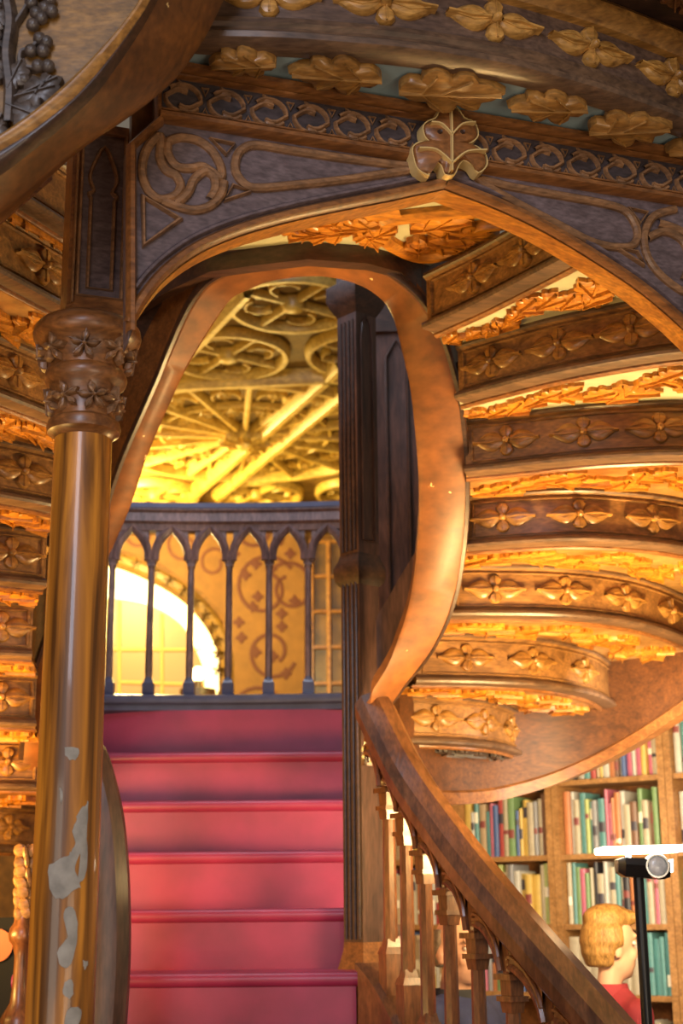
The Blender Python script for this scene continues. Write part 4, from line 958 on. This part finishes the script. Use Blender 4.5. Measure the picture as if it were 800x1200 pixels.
def clothes(t, T, g, top, topname, legs, sleeves=True, collar=None):
    c = MB(); c.ellip((0, 0, 1.25), (.21*g, .135*g, .23)); c.ellip((0, 0, 1.04), (.185*g, .135*g, .2)); c.ellip((0, 0, 1.37), (.165*g, .092, .075)); caps(c, (-.17*g, 0, 1.375), (.17*g, 0, 1.375), .064*g, .064*g)
    for s_ in (1, -1):
        caps(c, (s_*.19*g, 0, 1.375), (s_*.23*g, .01, 1.12), .066*g, .056*g)
        if sleeves: caps(c, (s_*.23*g, .01, 1.12), (s_*.22*g, -.06, .91), .056*g, .042)
    tp = remeshed(topname, c, top, t, T, .011, 4)
    l = MB(); l.ellip((0, .01, .92), (.185*g, .13*g, .14))
    for s_ in (1, -1): caps(l, (s_*.09, 0, .9), (s_*.095, -.01, .49), .096*g, .07); caps(l, (s_*.095, -.01, .49), (s_*.1, .02, .1), .07, .056)
    remeshed('trousers', l, legs, t, T, .011, 3)
    sh = MB()
    for s_ in (1, -1): caps(sh, (s_*.1, .03, .05), (s_*.112, -.14, .04), .05, .042)
    sh.v = [(v[0], v[1], max(v[2], 0)) for v in sh.v]; remeshed('shoes', sh, BLACK, t, T, .011, 2)
    if collar:
        k = MB(); n = 18
        rows = [[Vector((r*cos(2*pi*i/n), .02+r*1.0*sin(2*pi*i/n)-zz*.05, 1.40+zz)) for i in range(n)] for r, zz in ((.086*g, 0), (.082*g, .06), (.076*g, .075), (.068*g, .07), (.068*g, .01))]
        k.grid(rows, True, False); k.v = [tuple(T @ Vector(v)) for v in k.v]; part('collar', k, collar, tp)
    return tp
# bald man in a navy vest
NAVY = flat('navy_fabric', (.035, .045, .13), .8, noise=.2, nsc=25); DARKC = flat('dark_collar', (.035, .035, .04), .9, noise=.2); TROU = flat('dark_trousers', (.05, .05, .06), .9)
mh = PY(537, 1110, 5.25); Hm = (mh.z)/1.625
man, Tm, mbody = person((mh.x, mh.y, 0), radians(38), Hm, 'balding man in a navy padded jacket standing behind the banister', SKIN, 1.12)
eyes(man, Tm); tp = clothes(man, Tm, 1.12, NAVY, 'jacket', TROU, True, DARKC)
GREYH = flat('grey_hair', (.20, .15, .11), .85, noise=.3, nsc=80)
h = MB()
for a in range(-5, 6):
    for zz, rr in ((1.575, .026), (1.61, .030), (1.645, .028), (1.675, .02)):
        an = a*.27; h.ellip((.066*sin(an), .012+.080*cos(an), zz), (rr*.8, rr*.8, rr))
remeshed('hair', h, GREYH, man, Tm, .008, 3, 'short grey hair round the back of the head')
lg = MB(); lgm = Tm @ Vector((.11, -.142, 1.24)); 
q = MB(); q.ellip((.10, -.135, 1.25), (.022, .012, .022), 14, 8); q.v = [tuple(Tm @ Vector(v)) for v in q.v]; part('round_badge', q, WHITEPAINT, tp, label='round white badge on the chest')
q = MB(); q.ellip((0, -.085, 1.385), (.045, .03, .05), 12, 8); q.v = [tuple(Tm @ Vector(v)) for v in q.v]; part('shirt', q, flat('pale_blue_shirt', (.25, .36, .52), .8), man)
# blond boy
bh = PY(716, 1104, 5.3); Hb = bh.z/1.625
MAROON = flat('maroon_shirt', (.34, .035, .05), .8, noise=.15); BLOND = wood('blond_hair', (.17, .085, .022), (.46, .25, .075), rough=.5, sc=(30, 30, 8), bump=.5, coat=0)
boy, Tb, bbody = person((bh.x, bh.y, 0), radians(112), Hb, 'fair haired person in a maroon shirt seen from behind near the lamp', SKIN2, .84)
eyes(boy, Tb); clothes(boy, Tb, .86, MAROON, 'shirt', TROU, False, MAROON)
h = MB()
for a in range(-7, 8):
    an = a*.21
    for zz, rr, rad in ((1.555, .022, .070), (1.59, .028, .076), (1.63, .03, .078), (1.665, .03, .072), (1.70, .03, .055)):
        if abs(a) > 5 and zz < 1.62: continue
        h.ellip((.98*rad*sin(an), .012+rad*1.12*cos(an), zz), (rr, rr, rr))
h.ellip((0, .012, 1.712), (.080, .104, .058)); h.ellip((.02, -.070, 1.715), (.045, .04, .030)); h.ellip((-.03, -.066, 1.715), (.045, .038, .030))
remeshed('hair', h, BLOND, boy, Tb, .007, 14, 'short blond hair')

# another visitor, whose raised forearm shows between the balusters
ah = PY(455, 1120, 6.3); Ha = ah.z/1.6
vis, Tv, vb = person((ah.x-.02, ah.y, 0), radians(60), Ha, 'visitor mostly hidden by the newel post reaching out an arm', SKIN2, .9)
eyes(vis, Tv); clothes(vis, Tv, .9, flat('beige_jumper', (.45, .30, .17), .9, noise=.1), 'jumper', TROU, True, None)
h = MB()
for a in range(-7, 8):
    for zz, rr, rad in ((1.57, .03, .075), (1.62, .03, .078), (1.67, .03, .068), (1.705, .03, .05)): h.ellip((rad*sin(a*.21), .012+rad*1.1*cos(a*.21), zz), (rr, rr, rr))
h.ellip((0, .01, 1.712), (.080, .103, .058)); remeshed('hair', h, flat('brown_hair', (.09, .045, .02), .8, noise=.3), vis, Tv, .009, 3)

# ------------------------------------------------------------------ room shell
mb = MB(); mb.add([(-6, -3, 0), (6, -3, 0), (6, 13, 0), (-6, 13, 0), (-6, -3, -.1), (6, -3, -.1), (6, 13, -.1), (-6, 13, -.1)], [(0, 1, 2, 3), (7, 6, 5, 4), (0, 4, 5, 1), (1, 5, 6, 2), (2, 6, 7, 3), (3, 7, 4, 0)])
struct('floor', mb, wood('floor_boards', (.10, .045, .02), (.22, .11, .05), sc=(12, 1.5, 4)))
YB = 12.0
WALL = wood('gold_brown_wall', (.09, .036, .006), (.18, .08, .015), rough=.7, sc=(2, 2, 2), coat=0)
mb = MB(); mb.box((0, YB+.06, 3.2), (12, .1, 6.4)); wb = struct('wall_back', mb, WALL)
mb = MB(); mb.box((-5, 5.5, 3.2), (.1, 13, 6.4)); struct('wall_left', mb, W_BROWN)
wr0 = bmap(ups[0]-.05, -.33, 0); wr1 = bmap(ups[4]+.6, -.33, 0)
mb = MB(); mb.add([wr0, wr1, wr1+Vector((0, 0, 2.9)), wr0+Vector((0, 0, 2.9))]+[p-bn*.08 for p in (wr0, wr1, wr1+Vector((0, 0, 2.9)), wr0+Vector((0, 0, 2.9)))], [(0, 1, 2, 3), (7, 6, 5, 4), (3, 2, 6, 7), (0, 4, 5, 1)]); struct('wall_right', mb, W_BROWN)
# ornate ceiling over the upper gallery
ZC = PY(300, 592, YB).z
mb = MB(); mb.box((-1, 9.6, ZC+.06), (8, 5.0, .1)); ceil = struct('ceiling', mb, GILTDK)
hub = PZ(287, 505, ZC); cm = lambda u, v, d: Vector((hub.x+u, hub.y+v, ZC-d))
def cpx(px, py): p = PZ(px, py, ZC); return (p.x-hub.x, p.y-hub.y)
def circ(c, r, n=36): return [(c[0]+r*cos(2*pi*k/n), c[1]+r*sin(2*pi*k/n)) for k in range(n)]
for k in range(16):
    a = 2*pi*k/16+.1; mb = MB(); mb.ridge(cm, [(.1*cos(a), .1*sin(a)), (1.05*cos(a), 1.05*sin(a))], .05, .06); part('rib', mb, GILT, ceil)
mb = MB(); mb.ridge(cm, circ((0, 0), .10), .05, .09, True); mb.dome(cm, circ((0, 0), .08, 16), (0, 0), .14)
for k in range(8): leaf(mb, cm, (.05*cos(k*pi/4), .05*sin(k*pi/4)), .14, k*pi/4, .1)
part('rosette', mb, GILT, ceil)
mb = MB(); mb.ridge(cm, circ((0, 0), 1.08, 60), .07, .07, True); mb.ridge(cm, circ((0, 0), .62, 50), .03, .04, True)
for k in range(16):
    a = 2*pi*(k+.5)/16+.1
    for r_ in (.45, .8):
        c = (r_*cos(a), r_*sin(a)); mb.ridge(cm, cat2([(c[0]+.1*cos(a+s), c[1]+.1*sin(a+s)) for s in (-2, -1, 0, 1, 2)], 4), .025, .04); leaf(mb, cm, c, .13, a, .05, .8)
part('tracery_ring', mb, GILT, ceil)
# ring of roundels about the star, in rows
cells = []
for i in range(-6, 8):
    for j in range(-6, 5):
        c = (i*.86+(.43 if j % 2 else 0), j*.78)
        if hypot(*c) < 1.25: continue
        p = (hub.x+c[0], hub.y+c[1])
        if p[1] > YB-.3 or p[1] < 7.3 or p[0] < -3.6 or p[0] > 1.6: continue
        cells.append(c)
for c in cells:
    mb = MB(); mb.ridge(cm, circ(c, .36, 40), .055, .06, True)
    for k in range(4):
        a = k*pi/2+.6; mb.ridge(cm, [(c[0]+.05*cos(a), c[1]+.05*sin(a)), (c[0]+.34*cos(a), c[1]+.34*sin(a))], .035, .045)
        cc_ = (c[0]+.2*cos(a+pi/4), c[1]+.2*sin(a+pi/4)); mb.ridge(cm, cat2([(cc_[0]+.085*cos(a+s), cc_[1]+.085*sin(a+s)) for s in (-1.6, -.6, .5, 1.6, 2.2)], 3), .022, .04)
    mb.dome(cm, circ(c, .07, 10), c, .08); part('roundel', mb, GILT, ceil)
# long straight ribs
for a_, b_, w_ in (((225, 574), (400, 418), .10), ((255, 574), (402, 452), .09), ((200, 441), (400, 432), .07), ((130, 500), (290, 330), .08)):
    mb = MB(); mb.ridge(cm, [cpx(*a_), cpx(*b_)], w_, .10); part('rib', mb, GILT, ceil)
# cove frieze on the far wall
mb = MB(); mb.box((-.8, YB-.04, ZC-.02-.10), (7, .10, .2)); mb.box((-.8, YB-.06, ZC-.24), (7, .14, .04)); cov = part('trim_1', mb, GILTDK, None); cov['kind'] = 'structure'
for k in range(26):
    x = -3.4+k*.2; mb = MB(); mb.box((x, YB-.11, ZC-.12), (.035, .06, .19)); 
    km = lambda u, v, d, x=x: Vector((x+.1+u, YB-.09-d, ZC-.12+v)); star(mb, km, 0, 0, .06, .02); part('cove_panel', mb, GILT, cov)

# bright arched window (back lit recess) on the far wall
def wp(px, py): p = PY(px, py, YB); return p
wmap = lambda u, v, d: Vector((u, YB-d, v))
def wpx(px, py): p = wp(px, py); return (p.x, p.z)
BRIGHT = flat('lit_arch_soffit', (1, .85, .5), .5, emit=(1, .78, .36), es=2.6); PANE = flat('glowing_pane', (.16, .09, .03), .4, emit=(1, .56, .19), es=.42)  # arch band stands for a lit soffit; its light is put in as emission
arc = cat2([wpx(*q) for q in [(112, 662), (140, 668), (180, 685), (215, 707), (240, 735), (254, 765), (256, 800), (256, 860)]], 4)
arc2 = cat2([wpx(*q) for q in [(112, 703), (140, 703), (180, 712), (212, 732), (228, 758), (238, 782), (240, 802), (240, 860)]], 4)
mb = MB(); mb.grid([[wmap(*a, .03), wmap(*b_, .03)] for a, b_ in zip(arc, arc2)]); mb.grid([[wmap(*a, .03), wmap(*a, -.02)] for a in arc]); win = part('window_1', mb, BRIGHT, None); win['kind'] = 'structure'
mb = MB(); bl = wpx(112, 860); pts = arc2+[bl]; mb.plate(wmap, pts, -.01, .012); part('pane', mb, PANE, win)
mb = MB()
for pts in ([(140, 705), (140, 860)], [(190, 720), (190, 860)], [(112, 762), (238, 762)], [(140, 800), (240, 803)]): mb.ridge(wmap, [wpx(*q) for q in pts], .035, .03)
part('muntin', mb, flat('glowing_ochre_frame', (.45, .24, .05), .5, emit=(.8, .4, .08), es=.5), win)  # glow of the lit recess put into the bars as emission
mb = MB(); mb.ridge(wmap, [(u, v) for u, v in offset(arc, .08)], .12, .05)
for k in range(2, len(arc)-1, 2): u, v = arc[k]; star(mb, wmap, u, v+.1, .055, .07)
part('window_frame', mb, GILTDK, win)
# painted scroll panel
m, nt, b = newmat('painted_panel'); b.inputs['Base Color'].default_value = (.36, .19, .045, 1); b.inputs['Roughness'].default_value = .7
sc_ = wb
mb = MB(); mb.plate(wmap, [wpx(262, 590), wpx(357, 590), wpx(357, 860), wpx(262, 860)], .0, .03); sc_ = part('painted_panel', mb, flat('ochre_paint', (.17, .078, .018), .7, noise=.15), wb)
mb = MB(); pm = lambda u, v, d: wmap(u, v, .032+d)
def psc(cx_, cy_, r, a0, sg, w=.035):
    pts = []
    for k in range(26): a = a0+sg*k*.27; rr = r*(1-.022*k); pts.append(wpx(cx_+rr*cos(a), cy_-rr*sin(a)*1.05))
    mb.ridge(pm, pts, w, .004); return pts
psc(310, 690, 38, .6, 1); psc(318, 765, 30, -.4, -1); psc(340, 690, 30, 2.4, -1); psc(300, 840, 34, .8, 1); psc(300, 620, 34, -.6, 1)
for q in [(288, 675), (300, 662), (318, 668), (302, 700), (296, 712), (280, 730), (330, 735), (345, 705), (300, 765), (320, 770), (335, 790), (283, 748), (330, 720), (275, 650), (340, 650)]:
    c = wpx(*q); mb.dome(pm, [(c[0]+.045*(1+.25*cos(4*k*pi/8))*cos(k*pi/8), c[1]+.045*(1+.25*cos(4*k*pi/8))*sin(k*pi/8)) for k in range(16)], c, .004)
part('painted_scrolls', mb, flat('dark_red_paint', (.075, .016, .01), .7), sc_)
# painted scrolls around the window

mb = MB(); mb.plate(wmap, [wpx(120, 600), wpx(262, 600), wpx(262, 720), wpx(238, 695), wpx(180, 655), wpx(120, 640)], .0, .012); sc2 = part('painted_panel', mb, flat('ochre_paint_deep', (.15, .065, .012), .7, noise=.15), wb)
mb = MB(); pm = lambda u, v, d: wmap(u, v, .014+d)
psc(215, 640, 22, .6, 1, .03); psc(160, 625, 20, 2, -1, .03); psc(250, 660, 18, 0, 1, .03); part('painted_scrolls', mb, flat('dark_red_paint_b', (.085, .02, .008), .7), sc2)
# glazed cabinet at the right
cab = thing('glass_cabinet', wp(385, 810), 'golden glazed bookcase cabinet seen past the last balusters', 'cabinet')
c0_, c1_ = wp(364, 850), wp(425, 645); mb = MB(); mb.box(((c0_.x+c1_.x)/2, YB-.16, (c0_.z+c1_.z)/2), (c1_.x-c0_.x, .3, c1_.z-c0_.z)); part('cabinet_body', mb, flat('cabinet_gold', (.10, .055, .012), .35, noise=.5, nsc=8), cab)
cmap = lambda u, v, d: Vector((u, YB-.312-d, v)); mb = MB()
for u in (c0_.x+.02, c0_.x+.16, c0_.x+.30, c1_.x-.02): mb.ridge(cmap, [(u, c0_.z), (u, c1_.z)], .04, .03)
for k in range(6): z = c0_.z+(c1_.z-c0_.z)*k/5; mb.ridge(cmap, [(c0_.x, z), (c1_.x, z)], .035, .025)
part('glazing_bars', mb, W_GILT, cab)
# dark desk with small lamp seen low between the balusters
dk = wp(240, 800); dl = thing('desk_lamp', (dk.x, YB-.9, lt), 'small glowing desk lamp between the second and third balusters', 'lamp')
p = PY(232, 790, YB-.9); mb = MB(); mb.lathe((p.x, p.y, 0), [(.14, lt), (.14, p.z-.12), (.03, p.z-.10), (.025, p.z-.04)], 14); part('lamp_base', mb, W_DARK, dl)
mb = MB(); mb.ellip((p.x, p.y, p.z), (.05, .05, .06), 14, 10); part('bulb', mb, flat('warm_bulb', (1, .8, .5), .4, emit=(1, .75, .35), es=8), dl)

# things on the floor far left: dark case with orange disc and white box
q0, q1 = PY(-30, 1165, 5.6), PY(22, 1075, 5.6)
dc = thing('display_case', ((q0.x+q1.x)/2, 5.75, 0), 'black display board with an orange disc at the left edge', 'display board')
mb = MB(); mb.box(((q0.x+q1.x)/2, 5.75, q1.z/2), (q1.x-q0.x, .2, q1.z)); part('board', mb, MATTE, dc)
cdp = PY(-4, 1108, 5.63); mb = MB(); n = 24; mb.grid([[cdp+Vector((r*cos(2*pi*k/n), d, r*sin(2*pi*k/n))) for k in range(n)] for r, d in ((.028*2, .02), (.03*2, 0), (.001, -.002))], True, False); part('disc', mb, flat('orange_disc', (.65, .14, .03), .5), dc)

# ------------------------------------------------------------------ lights
def area(name, loc, target, size, energy, colr, sy=None):
    l = bpy.data.lights.new(name, 'AREA'); l.energy = energy; l.color = colr; l.size = size
    if sy: l.shape = 'RECTANGLE'; l.size_y = sy
    o = bpy.data.objects.new(name, l); C.objects.link(o); o.location = loc
    o.rotation_euler = (Vector(target)-Vector(loc)).to_track_quat('-Z', 'Y').to_euler(); return o
def point(name, loc, energy, colr, r=.1):
    l = bpy.data.lights.new(name, 'POINT'); l.energy = energy; l.color = colr; l.shadow_soft_size = r
    o = bpy.data.objects.new(name, l); C.objects.link(o); o.location = loc; return o
WARM = (1, .60, .20); COOL = (.78, .83, 1.0)
area('daylight', (-.9, -1.8, 4.2), (-.1, 5, 2.3), 1.3, 120, COOL, 2.6)
area('front_fill', (1.8, -.4, .9), (.4, 4.2, 2.8), 1.8, 54, (1, .80, .58))
area('top_fill', (-1.6, .2, 1.6), (-.3, 3.2, 3.5), 1.4, 24, (1, .84, .66))
area('floor_lamp_glow', (lpos.x-.02, LY, hz+.06), (lpos.x-.3, LY+.5, 4), .35, 40, WARM)
area('stair_uplight', (1.05, 4.4, 1.78), (.75, 5.2, 2.6), .4, 58, (1, .70, .30))
area('well_cool_fill', (-.5, 5.3, 4.6), (-.45, 6.4, 2.6), .8, 22, COOL)  # cool fill added to lift the balustrade, as daylight from above
area('left_uplight', (-1.75, 4.5, 1.62), (-1.5, 4.95, 2.5), .5, 70, (1, .56, .13))
area('left_fill', (-1.5, 3.6, 1.0), (-1.1, 4.3, 3.2), .5, 14, WARM)
point('gallery_lamp', (-1.9, 10.7, 4.45), 430, (1, .72, .22), .25)
point('gallery_lamp', (-.6, 10.3, 3.6), 90, (1, .70, .20), .2)
point('gallery_lamp', (-1.2, 8.2, 3.4), 60, (1, .72, .28), .2)
area('book_light', (1.5, 5.5, 2.0), bmap((ups[2]+ups[3])/2, 0, 1.6), 1.0, 34, (1, .85, .62))
area('book_light', (.9, 6.2, 1.95), bmap((ups[1]+ups[2])/2, 0, 1.5), .7, 14, (1, .85, .62))
w = bpy.data.worlds.new('world'); bpy.context.scene.world = w; w.use_nodes = True
w.node_tree.nodes['Background'].inputs['Color'].default_value = (1, .82, .62, 1); w.node_tree.nodes['Background'].inputs['Strength'].default_value = .16
vs = bpy.context.scene.view_settings; vs.view_transform = 'Standard'; vs.look = 'None'; vs.exposure = 0.0
